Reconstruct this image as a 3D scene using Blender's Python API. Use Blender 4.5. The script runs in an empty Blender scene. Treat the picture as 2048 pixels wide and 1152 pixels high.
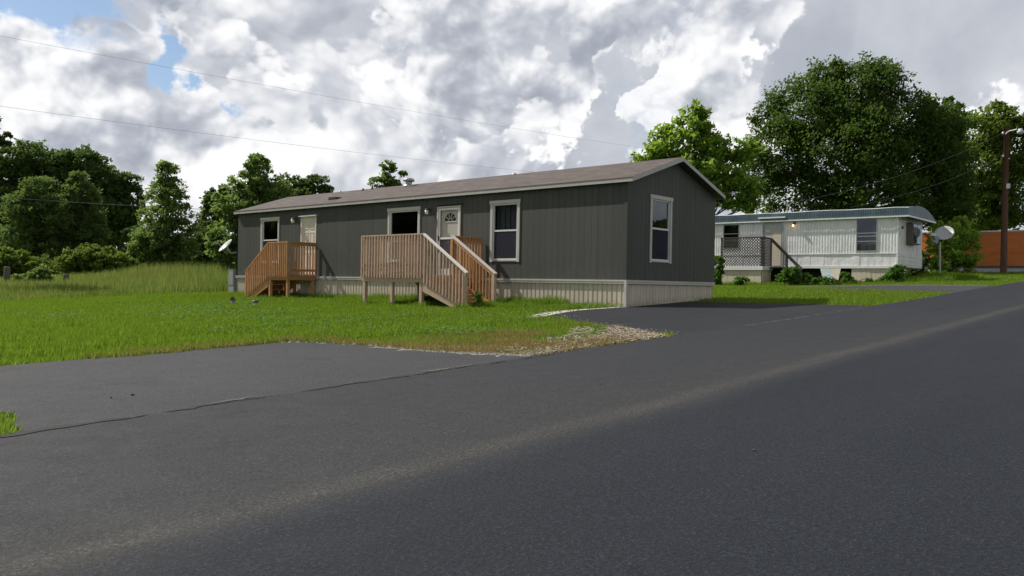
import bpy, math, random
import numpy as np
from math import sin, cos, pi, radians
from mathutils import Matrix, Vector

# ------------------------------------------------------------------ camera, world, sun, exposure
S = bpy.context.scene
COL = S.collection
EYE = 1.055
CAM = np.array([-16.183, -10.621, EYE])
FWD = np.array([0.7518, 0.6594, 0.0])            # world X runs along the road, Y along the grey home
RGT = np.array([0.6594, -0.7518, 0.0])
FPX, PITCH, ROLL = 1624.0, -0.0045, 0.0175

cam_d = bpy.data.cameras.new('camera')
cam = bpy.data.objects.new('camera', cam_d); COL.objects.link(cam)
cam_d.sensor_width = 36.0
cam_d.lens = FPX / 2048 * 36.0
cam_d.clip_start = 0.05; cam_d.clip_end = 5000
_f = FWD * cos(PITCH) + np.array([0, 0, sin(PITCH)])
_u = -FWD * sin(PITCH) + np.array([0, 0, cos(PITCH)])
# image x axis = RGT*cos + up*sin, image up axis = -RGT*sin + up*cos in the fitted model
_x = RGT * cos(ROLL) + _u * sin(ROLL)
_y = -RGT * sin(ROLL) + _u * cos(ROLL)
m = Matrix(((_x[0], _y[0], -_f[0], CAM[0]), (_x[1], _y[1], -_f[1], CAM[1]), (_x[2], _y[2], -_f[2], CAM[2]), (0, 0, 0, 1)))
cam.matrix_world = m
S.camera = cam

S.view_settings.view_transform = 'Standard'
S.view_settings.look = 'None'
S.view_settings.gamma = 1.0
S.view_settings.exposure = 0.0
S.cycles.max_bounces = 6
S.cycles.transparent_max_bounces = 12
S.cycles.use_adaptive_sampling = True

SUN_TO = np.array([-0.27, 0.94, 1.0]); SUN_TO = SUN_TO / np.linalg.norm(SUN_TO)
SUN_EL = math.asin(SUN_TO[2])
sun_d = bpy.data.lights.new('sun', 'SUN'); sun = bpy.data.objects.new('sun', sun_d); COL.objects.link(sun)
sun_d.energy = 5.0; sun_d.angle = radians(0.6); sun_d.color = (1.0, 0.945, 0.86)
sun.rotation_euler = Vector(SUN_TO).to_track_quat('Z', 'Y').to_euler()
sun.location = (-30, 20, 40)

def px_dir(px, py):
    x = (px - 1024) / FPX; y = (576 - py) / FPX
    d = _f + x * _x + y * _y
    return d / np.linalg.norm(d)

class NT:
    """tiny node-graph writer"""
    def __init__(s, tree): s.t = tree; s.n = tree.nodes; s.l = tree.links
    def node(s, typ, **kw):
        n = s.n.new(typ)
        for k, v in kw.items(): setattr(n, k, v)
        return n
    def put(s, inp, v):
        if isinstance(v, bpy.types.NodeSocket): s.l.new(v, inp)
        elif v is not None: inp.default_value = v
    def math(s, op, a, b=None, c=None, clamp=False):
        n = s.node('ShaderNodeMath', operation=op); n.use_clamp = clamp
        s.put(n.inputs[0], a); s.put(n.inputs[1], b)
        if c is not None: s.put(n.inputs[2], c)
        return n.outputs[0]
    def vmath(s, op, a, b=None, out=0, scale=None):
        n = s.node('ShaderNodeVectorMath', operation=op)
        s.put(n.inputs[0], a); s.put(n.inputs[1], b)
        if scale is not None: s.put(n.inputs['Scale'], scale)
        return n.outputs[out]
    def noise(s, vec, scale, detail=4, rough=0.5, dist=0.0, out='Fac'):
        n = s.node('ShaderNodeTexNoise'); s.put(n.inputs['Vector'], vec)
        n.inputs['Scale'].default_value = scale; n.inputs['Detail'].default_value = detail
        n.inputs['Roughness'].default_value = rough; n.inputs['Distortion'].default_value = dist
        return n.outputs[out]
    def maprange(s, v, a, b, c, d, smooth=False):
        n = s.node('ShaderNodeMapRange'); n.interpolation_type = 'SMOOTHSTEP' if smooth else 'LINEAR'
        s.put(n.inputs[0], v)
        for i, q in enumerate((a, b, c, d)): s.put(n.inputs[1 + i], q)
        return n.outputs[0]
    def ramp(s, v, stops):
        n = s.node('ShaderNodeValToRGB'); e = n.color_ramp.elements
        while len(e) < len(stops): e.new(0.5)
        for el, (p, c) in zip(e, stops): el.position = p; el.color = (*c, 1) if len(c) == 3 else c
        s.put(n.inputs[0], v); return n.outputs[0]
    def mix(s, f, a, b, blend='MIX'):
        n = s.node('ShaderNodeMix', data_type='RGBA', blend_type=blend)
        s.put(n.inputs[0], f)
        s.put(n.inputs[6], (*a, 1) if isinstance(a, tuple) and len(a) == 3 else a)
        s.put(n.inputs[7], (*b, 1) if isinstance(b, tuple) and len(b) == 3 else b)
        return n.outputs[2]
    def combine(s, x, y, z):
        n = s.node('ShaderNodeCombineXYZ'); s.put(n.inputs[0], x); s.put(n.inputs[1], y); s.put(n.inputs[2], z); return n.outputs[0]
    def sep(s, v):
        n = s.node('ShaderNodeSeparateXYZ'); s.put(n.inputs[0], v); return n.outputs

def build_world():
    w = bpy.data.worlds.new('World'); S.world = w; w.use_nodes = True
    T = NT(w.node_tree); T.n.clear()
    out = T.node('ShaderNodeOutputWorld')
    tc = T.node('ShaderNodeTexCoord').outputs['Generated']
    sky = T.node('ShaderNodeTexSky'); sky.sky_type = 'NISHITA'; sky.sun_disc = False
    sky.sun_elevation = SUN_EL; sky.sun_rotation = math.atan2(SUN_TO[0], SUN_TO[1])
    sky.air_density = 1.0; sky.dust_density = 0.6; sky.ozone_density = 1.5
    d = T.vmath('NORMALIZE', tc)
    def warped(pp, sc, amt, det=3):
        c = T.noise(pp, sc, det, 0.55, 0.0, 'Color')
        return T.vmath('ADD', pp, T.vmath('SCALE', T.vmath('SUBTRACT', c, (0.5, 0.5, 0.5)), scale=amt))
    p0 = T.vmath('MULTIPLY', d, (1.0, 1.0, 1.15))
    p = warped(warped(p0, 2.6, 0.09), 9.0, 0.03, 3)
    pb = warped(p0, 8.0, 0.24, 8)                          # ragged coordinates for the hand-placed masses
    def masses(lst):
        acc = None
        for (px, py, r, wgt) in lst:
            v = px_dir(px, py); v = v * np.array([1, 1, 1.15])
            ds = T.vmath('DISTANCE', pb, tuple(v), out=1)
            k = T.math('MULTIPLY', T.maprange(ds, 0.0, r / FPX * 1.3, 1.0, 0.0, True), wgt)
            acc = k if acc is None else T.math('ADD', acc, k)
        return acc
    lit = -RGT * 0.45 + np.array([0, 0, 0.9]); lit = lit / np.linalg.norm(lit)      # lit from the upper left
    def billow(pp, sc, det):
        n1 = T.noise(pp, sc, det, 0.53)
        v = T.node('ShaderNodeTexVoronoi', feature='F1'); T.put(v.inputs['Vector'], pp); v.inputs['Scale'].default_value = sc * 2.3
        v.inputs['Detail'].default_value = 3.0; v.inputs['Roughness'].default_value = 0.55; v.inputs['Lacunarity'].default_value = 2.1; v.normalize = True
        return T.math('ADD', T.math('MULTIPLY', n1, 0.60), T.math('MULTIPLY', T.math('SUBTRACT', 1.0, v.outputs['Distance']), 0.40))
    def layer(seed, sc, lst, thr, soft):
        q = T.vmath('ADD', p, seed)
        f0 = billow(q, sc, 9); m = masses(lst)
        f = T.math('ADD', f0, m) if m is not None else f0
        mask = T.maprange(f, thr, thr + soft, 0.0, 1.0, True)
        g0 = billow(q, sc, 3); g1 = billow(T.vmath('ADD', q, tuple(lit * 0.045)), sc, 3)        # broad light and shade of the towers
        h0 = billow(q, sc, 7); h1 = billow(T.vmath('ADD', q, tuple(lit * 0.012)), sc, 7)        # the knobbly edges
        rel = T.math('ADD', T.math('MULTIPLY', T.math('SUBTRACT', g0, g1), 3.5), T.math('MULTIPLY', T.math('SUBTRACT', h0, h1), 3.0))
        rim = T.maprange(f, thr + soft * .4, thr + soft + .07, 0.14, 0.0, True)                 # thin edges let the light through
        rel = T.math('ADD', rel, rim)
        return mask, rel, f
    # grey background deck
    bgn = T.noise(warped(warped(p0, 3.0, 0.2), 11.0, .04), 4.2, 10, 0.58)
    deckm = masses([(640, 290, 170, -.10), (700, 360, 150, -.07), (760, 90, 150, -.03), (1280, 170, 130, -.05), (1230, 300, 140, -.04), (1650, 130, 190, -.03), (1150, 340, 90, -.05), (1950, 190, 150, .10), (560, 180, 160, .08), (1820, 60, 180, -.02)])
    deck = T.math('ADD', T.math('ADD', T.maprange(bgn, .28, .72, .37, .76), 0.0), deckm)
    # bright cumulus layers: (px, py, radius px, weight)
    A = [(130, 110, 130, .10), (190, 230, 170, .12), (60, 330, 230, .16), (330, 340, 170, .13), (480, 330, 110, .08), (390, 50, 110, .10), (330, 260, 150, .09), (500, 230, 130, .06), (560, 90, 120, .04), (930, 190, 140, .13), (900, 320, 120, .10), (1010, 90, 140, .10), (1060, 260, 130, .10), (1190, 100, 110, .14), (1150, 200, 100, .11),
         (960, 318, 40, .12), (1400, 110, 120, .12), (1360, 200, 100, .14), (1450, 30, 130, .10), (1460, 220, 100, .09), (1980, 200, 140, .03), (790, 150, 110, .08), (600, 60, 120, .06),
         (660, 300, 130, -.09), (700, 60, 110, -.05), (1290, 130, 50, -.10), (1280, 240, 80, -.07), (1640, 120, 190, -.12), (1850, 60, 200, -.08), (1180, 330, 90, -.05), (1800, 80, 150, -.04)]
    mA, rA, fA = layer((3.1, 7.7, 1.3), 3.0, A, 0.55, 0.035)
    bA = T.math('ADD', T.math('ADD', 0.685, rA), T.math('MULTIPLY', T.math('SUBTRACT', fA, 0.60), 0.25))
    mB, rB, fB = layer((8.4, 2.2, 5.9), 5.0, A, 0.60, 0.035)
    bB = T.math('ADD', T.math('ADD', 0.75, rB), T.math('MULTIPLY', T.math('SUBTRACT', fB, 0.64), 0.3))
    br = T.math('ADD', T.math('MULTIPLY', deck, T.math('SUBTRACT', 1.0, mA)), T.math('MULTIPLY', bA, mA))
    br = T.math('ADD', T.math('MULTIPLY', br, T.math('SUBTRACT', 1.0, mB)), T.math('MULTIPLY', bB, mB))
    cloud = T.ramp(br, [(0.0, (.30, .33, .385)), (0.30, (.38, .41, .465)), (0.50, (.47, .50, .55)), (0.68, (.62, .645, .68)), (0.86, (.86, .87, .87)), (1.0, (1.0, 1.0, .985))])
    H = [(55, 20, 90, .30), (110, 80, 60, .30), (190, 30, 60, .25), (335, 100, 60, .40), (350, 150, 55, .36), (320, 85, 35, .26), (95, 130, 40, .22), (400, 15, 26, .26), (400, 190, 24, .18), (200, 130, 36, .14)]
    # unseen clouds overhead and behind are dimmed to cut the ambient light
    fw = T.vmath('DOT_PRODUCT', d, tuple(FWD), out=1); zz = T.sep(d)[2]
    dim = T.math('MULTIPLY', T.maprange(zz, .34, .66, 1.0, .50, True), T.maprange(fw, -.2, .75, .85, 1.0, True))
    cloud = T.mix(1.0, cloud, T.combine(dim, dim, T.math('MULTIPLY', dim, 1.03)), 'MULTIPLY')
    hole = masses(H)
    cov = T.math('SUBTRACT', T.math('ADD', T.math('MULTIPLY', T.math('SUBTRACT', T.noise(p, 7.0, 9, .6), .5), .55), 0.13), hole)
    cov = T.maprange(cov, -0.10, 0.10, 0.0, 1.0, True)
    skyc = T.mix(1.0, sky.outputs[0], (0.11, 0.11, 0.11), 'MULTIPLY')
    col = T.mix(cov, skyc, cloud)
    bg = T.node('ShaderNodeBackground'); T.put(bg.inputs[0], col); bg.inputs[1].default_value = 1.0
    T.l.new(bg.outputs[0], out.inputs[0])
    w.cycles.sampling_method = 'MANUAL'; w.cycles.sample_map_resolution = 512
build_world()

# ------------------------------------------------------------------ helpers
random.seed(7); RNG = np.random.default_rng(11)
HB = 1.2086                      # level of the bottom of the grey home's wall

def plane_z(x, y): return 0.0404 * (x + 16.183) - 0.0092 * (y + 10.621)
def sstep(t): t = np.clip(t, 0, 1); return t * t * (3 - 2 * t)
def gz(x, y):
    dx = x - CAM[0]; dy = y - CAM[1]
    r = np.hypot(dx, dy) + 1e-9
    s = np.minimum(1.0, 72.0 / r)
    z = plane_z(CAM[0] + dx * s, CAM[1] + dy * s)
    bump = 0.55 * sstep((y - 25) / 22.0) * sstep((24 - x) / 20.0)
    dip = 0.12 * sstep((x - 14) / 5.0) * sstep((27 - x) / 3.0) * sstep((y + 1.0) / 3.0)
    return z + bump - dip
def G(px, py):                   # the place on the inclined ground seen at a point of the photograph
    d = px_dir(px, py)
    t = 2.0
    for _ in range(200):
        p = CAM + d * t
        h = p[2] - gz(p[0], p[1])
        if h < 0.001: break
        t += max(0.02, h / (abs(d[2]) + 0.06))
    return p
def at(px, py, depth):           # the point at a given depth along that view
    d = px_dir(px, py); return CAM + d * (depth / float(d @ FWD))

class MB:
    def __init__(s): s.v = []; s.f = []
    def add(s, vs, fs):
        o = len(s.v); s.v += [tuple(map(float, q)) for q in vs]; s.f += [tuple(o + i for i in f) for f in fs]; return s
    def box(s, x0, x1, y0, y1, z0, z1):
        if x0 > x1: x0, x1 = x1, x0
        if y0 > y1: y0, y1 = y1, y0
        return s.add([(x0, y0, z0), (x1, y0, z0), (x1, y1, z0), (x0, y1, z0), (x0, y0, z1), (x1, y0, z1), (x1, y1, z1), (x0, y1, z1)],
                     [(0, 3, 2, 1), (4, 5, 6, 7), (0, 1, 5, 4), (1, 2, 6, 5), (2, 3, 7, 6), (3, 0, 4, 7)])
    def bar(s, a, b, w, h, up=(0, 0, 1)):     # a board from a to b, w across, h along 'up'
        a = Vector(a); b = Vector(b); d = (b - a).normalized(); side = d.cross(Vector(up)).normalized(); upv = side.cross(d)
        vs = []
        for p in (a, b):
            for i, j in ((-1, -1), (1, -1), (1, 1), (-1, 1)): vs.append(p + side * (w / 2 * i) + upv * (h / 2 * j))
        return s.add(vs, [(3, 2, 1, 0), (4, 5, 6, 7), (0, 1, 5, 4), (1, 2, 6, 5), (2, 3, 7, 6), (3, 0, 4, 7)])
    def tube(s, pts, rad, n=8, cap=True):
        pts = [Vector(p) for p in pts]; rs = rad if isinstance(rad, (list, tuple)) else [rad] * len(pts)
        o = len(s.v); vs = []
        up = None
        for i, p in enumerate(pts):
            d = (pts[min(i + 1, len(pts) - 1)] - pts[max(i - 1, 0)]).normalized()
            ref = Vector((0, 0, 1)) if abs(d.z) < 0.95 else Vector((1, 0, 0))
            a = d.cross(ref).normalized(); b = d.cross(a)
            for k in range(n):
                t = 2 * pi * k / n; vs.append(p + (a * cos(t) + b * sin(t)) * rs[i])
        fs = []
        for i in range(len(pts) - 1):
            for k in range(n):
                k2 = (k + 1) % n
                fs.append((i * n + k, i * n + k2, (i + 1) * n + k2, (i + 1) * n + k))
        if cap: fs.append(tuple(range(n))); fs.append(tuple(reversed(range((len(pts) - 1) * n, len(pts) * n))))
        return s.add(vs, fs)
    def lathe(s, c, prof, n=16, axis=(0, 0, 1)):
        ax = Vector(axis).normalized(); q = ax.to_track_quat('Z', 'Y'); c = Vector(c); vs = []
        for r, z in prof:
            for k in range(n): vs.append(c + q @ Vector((r * cos(2 * pi * k / n), r * sin(2 * pi * k / n), z)))
        fs = []
        for i in range(len(prof) - 1):
            for k in range(n):
                k2 = (k + 1) % n; fs.append((i * n + k, i * n + k2, (i + 1) * n + k2, (i + 1) * n + k))
        fs.append(tuple(reversed(range(n)))); fs.append(tuple(range((len(prof) - 1) * n, len(prof) * n)))
        return s.add(vs, fs)
    def prism(s, poly, a, b):    # extrude a list of points (functions of t) between two parameter values: poly(t)->list of 3D
        A = poly(a); B = poly(b); n = len(A)
        return s.add(A + B, [tuple(reversed(range(n))), tuple(range(n, 2 * n))] + [(i, (i + 1) % n, n + (i + 1) % n, n + i) for i in range(n)])
    def build(s, name, mat, parent=None, smooth=False, loc=None):
        base = np.zeros(3)
        if parent is not None:
            q = parent
            while q is not None: base = base + np.array(q.location); q = q.parent
        elif loc is not None: base = np.array(loc, float)
        v = np.array(s.v, float) - base
        me = bpy.data.meshes.new(name); me.from_pydata([tuple(p) for p in v], [], s.f); me.update()
        if smooth:
            for p in me.polygons: p.use_smooth = True
        o = bpy.data.objects.new(name, me); COL.objects.link(o)
        if mat: me.materials.append(mat)
        if parent is not None: o.parent = parent
        elif loc is not None: o.location = loc
        return o

def fast_mesh(name, verts, nper, mat, parent=None, smooth=False):
    """verts: (N*nper,3) array, each run of nper corners is one face"""
    base = np.zeros(3)
    q = parent
    while q is not None: base = base + np.array(q.location); q = q.parent
    v = (np.asarray(verts, np.float32) - base.astype(np.float32))
    n = len(v); nf = n // nper
    me = bpy.data.meshes.new(name)
    me.vertices.add(n); me.vertices.foreach_set('co', v.ravel())
    me.loops.add(n); me.loops.foreach_set('vertex_index', np.arange(n, dtype=np.int32))
    me.polygons.add(nf); me.polygons.foreach_set('loop_start', np.arange(0, n, nper, dtype=np.int32))
    try: me.polygons.foreach_set('loop_total', np.full(nf, nper, dtype=np.int32))
    except Exception: pass
    me.update(calc_edges=True); me.validate()
    o = bpy.data.objects.new(name, me); COL.objects.link(o)
    if mat: me.materials.append(mat)
    if parent is not None: o.parent = parent
    return o

def empty(name, loc, label=None, cat=None, group=None):
    o = bpy.data.objects.new(name, None); COL.objects.link(o); o.location = loc; o.empty_display_size = 0.2
    return tag(o, label, cat, group)
def tag(o, label=None, cat=None, group=None, kind=None):
    if label: o['label'] = label
    if cat: o['category'] = cat
    if group: o['group'] = group
    if kind: o['kind'] = kind
    return o
def dup_part(o, delta, parent):
    c = o.copy(); COL.objects.link(c); c.parent = parent; c.location = Vector(o.location) + Vector(delta); return c

# ------------------------------------------------------------------ materials
MATS = {}
def mat(name, fn):
    m = bpy.data.materials.new(name); m.use_nodes = True
    T = NT(m.node_tree); T.n.clear()
    out = T.node('ShaderNodeOutputMaterial')
    b = T.node('ShaderNodeBsdfPrincipled')
    T.l.new(b.outputs[0], out.inputs[0])
    fn(T, b, out); MATS[name] = m; return m
def objco(T): return T.node('ShaderNodeTexCoord').outputs['Object']
def poso(T): return T.node('ShaderNodeNewGeometry').outputs['Position']
def bump(T, b, h, strength=0.3, dist=0.01):
    n = T.node('ShaderNodeBump'); n.inputs['Strength'].default_value = strength; n.inputs['Distance'].default_value = dist
    T.put(n.inputs['Height'], h); T.l.new(n.outputs[0], b.inputs['Normal'])
def plain(name, c, rough=0.6, var=0.12, scale=6.0, metal=0.0, stretch=(1, 1, 1), spec=0.5, bmp=0.0):
    def fn(T, b, out):
        p = T.vmath('MULTIPLY', poso(T), stretch)
        n = T.noise(p, scale, 6, 0.6)
        lo = tuple(x * (1 - var) for x in c); hi = tuple(min(1, x * (1 + var)) for x in c)
        T.put(b.inputs['Base Color'], T.ramp(n, [(0.3, lo), (0.7, hi)]))
        b.inputs['Roughness'].default_value = rough; b.inputs['Metallic'].default_value = metal
        b.inputs['Specular IOR Level'].default_value = spec
        if bmp: bump(T, b, T.noise(p, scale * 6, 4, 0.6), bmp, 0.01)
    return mat(name, fn)

plain('trim_paint', (.50, .49, .455), .55, .06, 3)
plain('fascia_paint', (.42, .42, .405), .55, .08, 3)
plain('door_paint', (.66, .63, .56), .5, .05, 2)
plain('white_metal', (.72, .73, .73), .4, .06, 4, 0)
plain('grey_metal', (.42, .43, .44), .4, .12, 8, .6)
plain('dark_metal', (.05, .05, .052), .45, .1, 6, .3)
plain('cabinet_grey', (.30, .32, .33), .5, .1, 3)
plain('dish_grey', (.50, .51, .52), .45, .06, 6)
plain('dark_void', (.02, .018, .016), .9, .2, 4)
plain('room_wall', (.35, .33, .30), .9, .1, 1)
plain('plastic_white', (.7, .7, .68), .4, .06, 5)
plain('pipe_grey', (.36, .36, .34), .6, .15, 9)
plain('rust', (.15, .085, .05), .8, .3, 10)
plain('beige_panel', (.56, .50, .40), .7, .12, 2.5, stretch=(1, 1, .3))
plain('blue_scrap', (.42, .50, .52), .6, .12, 4)
plain('foundation', (.52, .55, .58), .8, .1, 1.2)
plain('concrete_pale', (.52, .50, .46), .9, .2, 8)
plain('concrete_curb', (.27, .25, .215), .85, .18, 3)
plain('worn_grit', (.085, .079, .069), .95, .4, 30)
plain('wire_dark', (.26, .26, .27), .6, .1, 3)
plain('wire_bright', (.16, .16, .16), .5, .1, 3, .3)
plain('stone', (.09, .085, .08), .85, .35, 30)
plain('dirt_patch', (.10, .065, .04), .95, .35, 14, bmp=.5)
plain('dark_seam', (.014, .0135, .013), .9, .3, 12)
plain('blind', (.45, .46, .45), .8, .05, 3)
plain('brown_unit', (.13, .10, .09), .6, .2, 5)
plain('old_fence', (.13, .115, .095), .9, .3, 8, stretch=(4, 4, .6))
plain('pole_wood', (.105, .048, .032), .85, .35, 3, stretch=(8, 8, .4))
plain('bark', (.07, .055, .042), .95, .35, 4, stretch=(3, 3, .5), bmp=.4)
plain('lattice_wood', (.060, .053, .048), .85, .25, 6)

def siding(T, b, out):                           # painted vertical-groove panel, groove every 0.203 m
    p = poso(T); x, y, z = T.sep(p)
    s = T.math('ADD', x, y)
    fr = T.math('FRACT', T.math('MULTIPLY', s, 1 / 0.203))
    g = T.math('LESS_THAN', fr, 0.055)
    strip = T.noise(T.combine(T.math('FLOOR', T.math('MULTIPLY', s, 1 / 0.203)), 0.3, 0.0), 1.7, 0)
    n = T.noise(T.vmath('MULTIPLY', p, (1, 1, .25)), 7, 6, .65)
    n = T.math('ADD', T.math('MULTIPLY', n, .7), T.math('MULTIPLY', strip, .5))
    c = T.ramp(n, [(.25, (.047, .051, .047)), (.85, (.074, .077, .070))])
    jn = T.math('LESS_THAN', T.math('FRACT', T.math('ADD', T.math('MULTIPLY', s, 1 / 1.218), .31)), .010)
    sheet_ = T.noise(T.combine(T.math('FLOOR', T.math('ADD', T.math('MULTIPLY', s, 1 / 1.218), .31)), 7.1, 0.0), 2.3, 0)
    c = T.mix(T.maprange(sheet_, .35, .65, 0, .22), c, (.088, .090, .084))
    dust = T.math('MULTIPLY', T.maprange(z, HB, HB + .45, .38, 0, True), T.maprange(T.noise(p, 5, 5, .65), .4, .65, 0, 1))
    c = T.mix(dust, c, (.12, .115, .10))
    g = T.math('MAXIMUM', g, jn)
    T.put(b.inputs['Base Color'], T.mix(g, c, (.028, .030, .028)))
    b.inputs['Roughness'].default_value = .62
    b.inputs['Specular IOR Level'].default_value = .35
    h = T.math('ADD', T.math('MULTIPLY', g, -1.0), T.math('MULTIPLY', T.noise(T.vmath('MULTIPLY', p, (1, 1, .12)), 40, 4, .6), .25))
    bump(T, b, h, .6, .008)
mat('siding', siding)

def shingle(T, b, out):
    p = poso(T); x, y, z = T.sep(p)
    br = T.node('ShaderNodeTexBrick')
    T.put(br.inputs['Vector'], T.combine(y, T.math('MULTIPLY', T.math('ABSOLUTE', T.math('SUBTRACT', x, 2.205)), 1.05), 0.0))
    br.inputs['Scale'].default_value = 1.0; br.inputs['Brick Width'].default_value = .33; br.inputs['Row Height'].default_value = .14
    br.inputs['Mortar Size'].default_value = .006; br.inputs['Bias'].default_value = 0.0
    br.inputs['Color1'].default_value = (.088, .074, .069, 1); br.inputs['Color2'].default_value = (.165, .140, .130, 1); br.inputs['Mortar'].default_value = (.07, .058, .053, 1)
    n = T.noise(T.vmath('MULTIPLY', p, (3, .8, 3)), 2.4, 5, .6)
    c = T.mix(T.maprange(n, .3, .7, .0, .5), br.outputs[0], (.118, .102, .097))
    gr = T.noise(p, 60, 3, .7)
    T.put(b.inputs['Base Color'], T.mix(T.maprange(gr, .3, .7, 0, .35), c, (.10, .085, .08)))
    b.inputs['Roughness'].default_value = .9; b.inputs['Specular IOR Level'].default_value = .25
    bump(T, b, br.outputs['Fac'], -.5, .006)
mat('shingle', shingle)

def vinyl(T, b, out):
    p = poso(T); x, y, z = T.sep(p)
    n = T.noise(T.vmath('MULTIPLY', p, (1, 1, .15)), 6, 6, .6)
    c = T.ramp(n, [(.3, (.47, .42, .34)), (.7, (.60, .545, .45))])
    hgt = T.math('SUBTRACT', z, T.math('ADD', T.math('MULTIPLY', x, .0404), 0.55))
    splash = T.math('MULTIPLY', T.maprange(hgt, 0.0, .22, 1, 0, True), T.maprange(T.noise(p, 9, 4, .6), .35, .6, 0, .7))
    T.put(b.inputs['Base Color'], T.mix(splash, c, (.28, .235, .165)))
    b.inputs['Roughness'].default_value = .5
mat('vinyl', vinyl)

def wood(name, c1, c2, c3):
    def fn(T, b, out):
        p = poso(T)
        isl = T.node('ShaderNodeObjectInfo').outputs['Random']
        isl2 = T.node('ShaderNodeNewGeometry').outputs['Random Per Island']
        q = T.vmath('ADD', T.vmath('MULTIPLY', p, (9, 9, 1.1)), T.combine(isl, isl2, 0.0))
        n = T.noise(q, 5, 6, .65)
        c = T.ramp(n, [(.25, c1), (.5, c2), (.78, c3)])
        tone = T.math('ADD', T.math('MULTIPLY', isl, .5), T.math('MULTIPLY', isl2, .5))
        hsv = T.node('ShaderNodeHueSaturation'); T.put(hsv.inputs['Color'], c)
        T.put(hsv.inputs['Value'], T.maprange(tone, 0, 1, .78, 1.2)); T.put(hsv.inputs['Saturation'], T.maprange(isl2, 0, 1, .85, 1.1))
        T.put(b.inputs['Base Color'], hsv.outputs[0])
        b.inputs['Roughness'].default_value = .85; b.inputs['Specular IOR Level'].default_value = .2
        bump(T, b, n, .4, .004)
    return mat(name, fn)
wood('deck_wood', (.31, .22, .16), (.49, .365, .28), (.62, .48, .385))
wood('porch_wood', (.29, .145, .06), (.46, .25, .115), (.55, .33, .17))
wood('sunlit_cap_wood', (.66, .61, .57), (.78, .73, .69), (.85, .81, .77))  # sunlit brightness of the sloped rail tops is put into this colour

def glass(T, b, out):
    tr = T.node('ShaderNodeBsdfTransparent'); tr.inputs[0].default_value = (.34, .37, .40, 1)
    gl = T.node('ShaderNodeBsdfGlossy'); gl.inputs['Roughness'].default_value = .02; gl.inputs[0].default_value = (.85, .93, 1, 1)
    wob = T.node('ShaderNodeBump'); wob.inputs['Strength'].default_value = .05; wob.inputs['Distance'].default_value = .02
    T.put(wob.inputs['Height'], T.noise(poso(T), 2.0, 2, .5)); T.l.new(wob.outputs[0], gl.inputs['Normal'])
    geo = T.node('ShaderNodeNewGeometry')
    c = T.math('ABSOLUTE', T.vmath('DOT_PRODUCT', geo.outputs['Normal'], geo.outputs['Incoming'], out=1))
    fr = T.math('ADD', .11, T.math('MULTIPLY', .89, T.math('POWER', T.math('SUBTRACT', 1.0, c), 5.0)))
    mx = T.node('ShaderNodeMixShader'); T.l.new(fr, mx.inputs[0]); T.l.new(tr.outputs[0], mx.inputs[1]); T.l.new(gl.outputs[0], mx.inputs[2])
    T.l.new(mx.outputs[0], out.inputs[0])
mat('glass', glass)
def clear_glass(T, b, out):
    tr = T.node('ShaderNodeBsdfTransparent'); tr.inputs[0].default_value = (.88, .9, .9, 1)
    gl = T.node('ShaderNodeBsdfGlossy'); gl.inputs['Roughness'].default_value = .03
    mx = T.node('ShaderNodeMixShader'); mx.inputs[0].default_value = .09; T.l.new(tr.outputs[0], mx.inputs[1]); T.l.new(gl.outputs[0], mx.inputs[2]); T.l.new(mx.outputs[0], out.inputs[0])
mat('clear_glass', clear_glass)
def screen(T, b, out):                           # insect screen: dark mesh, half see-through
    tr = T.node('ShaderNodeBsdfTransparent')
    df = T.node('ShaderNodeBsdfDiffuse'); df.inputs[0].default_value = (.055, .057, .075, 1)
    mx = T.node('ShaderNodeMixShader'); mx.inputs[0].default_value = .68
    T.l.new(tr.outputs[0], mx.inputs[1]); T.l.new(df.outputs[0], mx.inputs[2]); T.l.new(mx.outputs[0], out.inputs[0])
mat('screen', screen)

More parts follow.
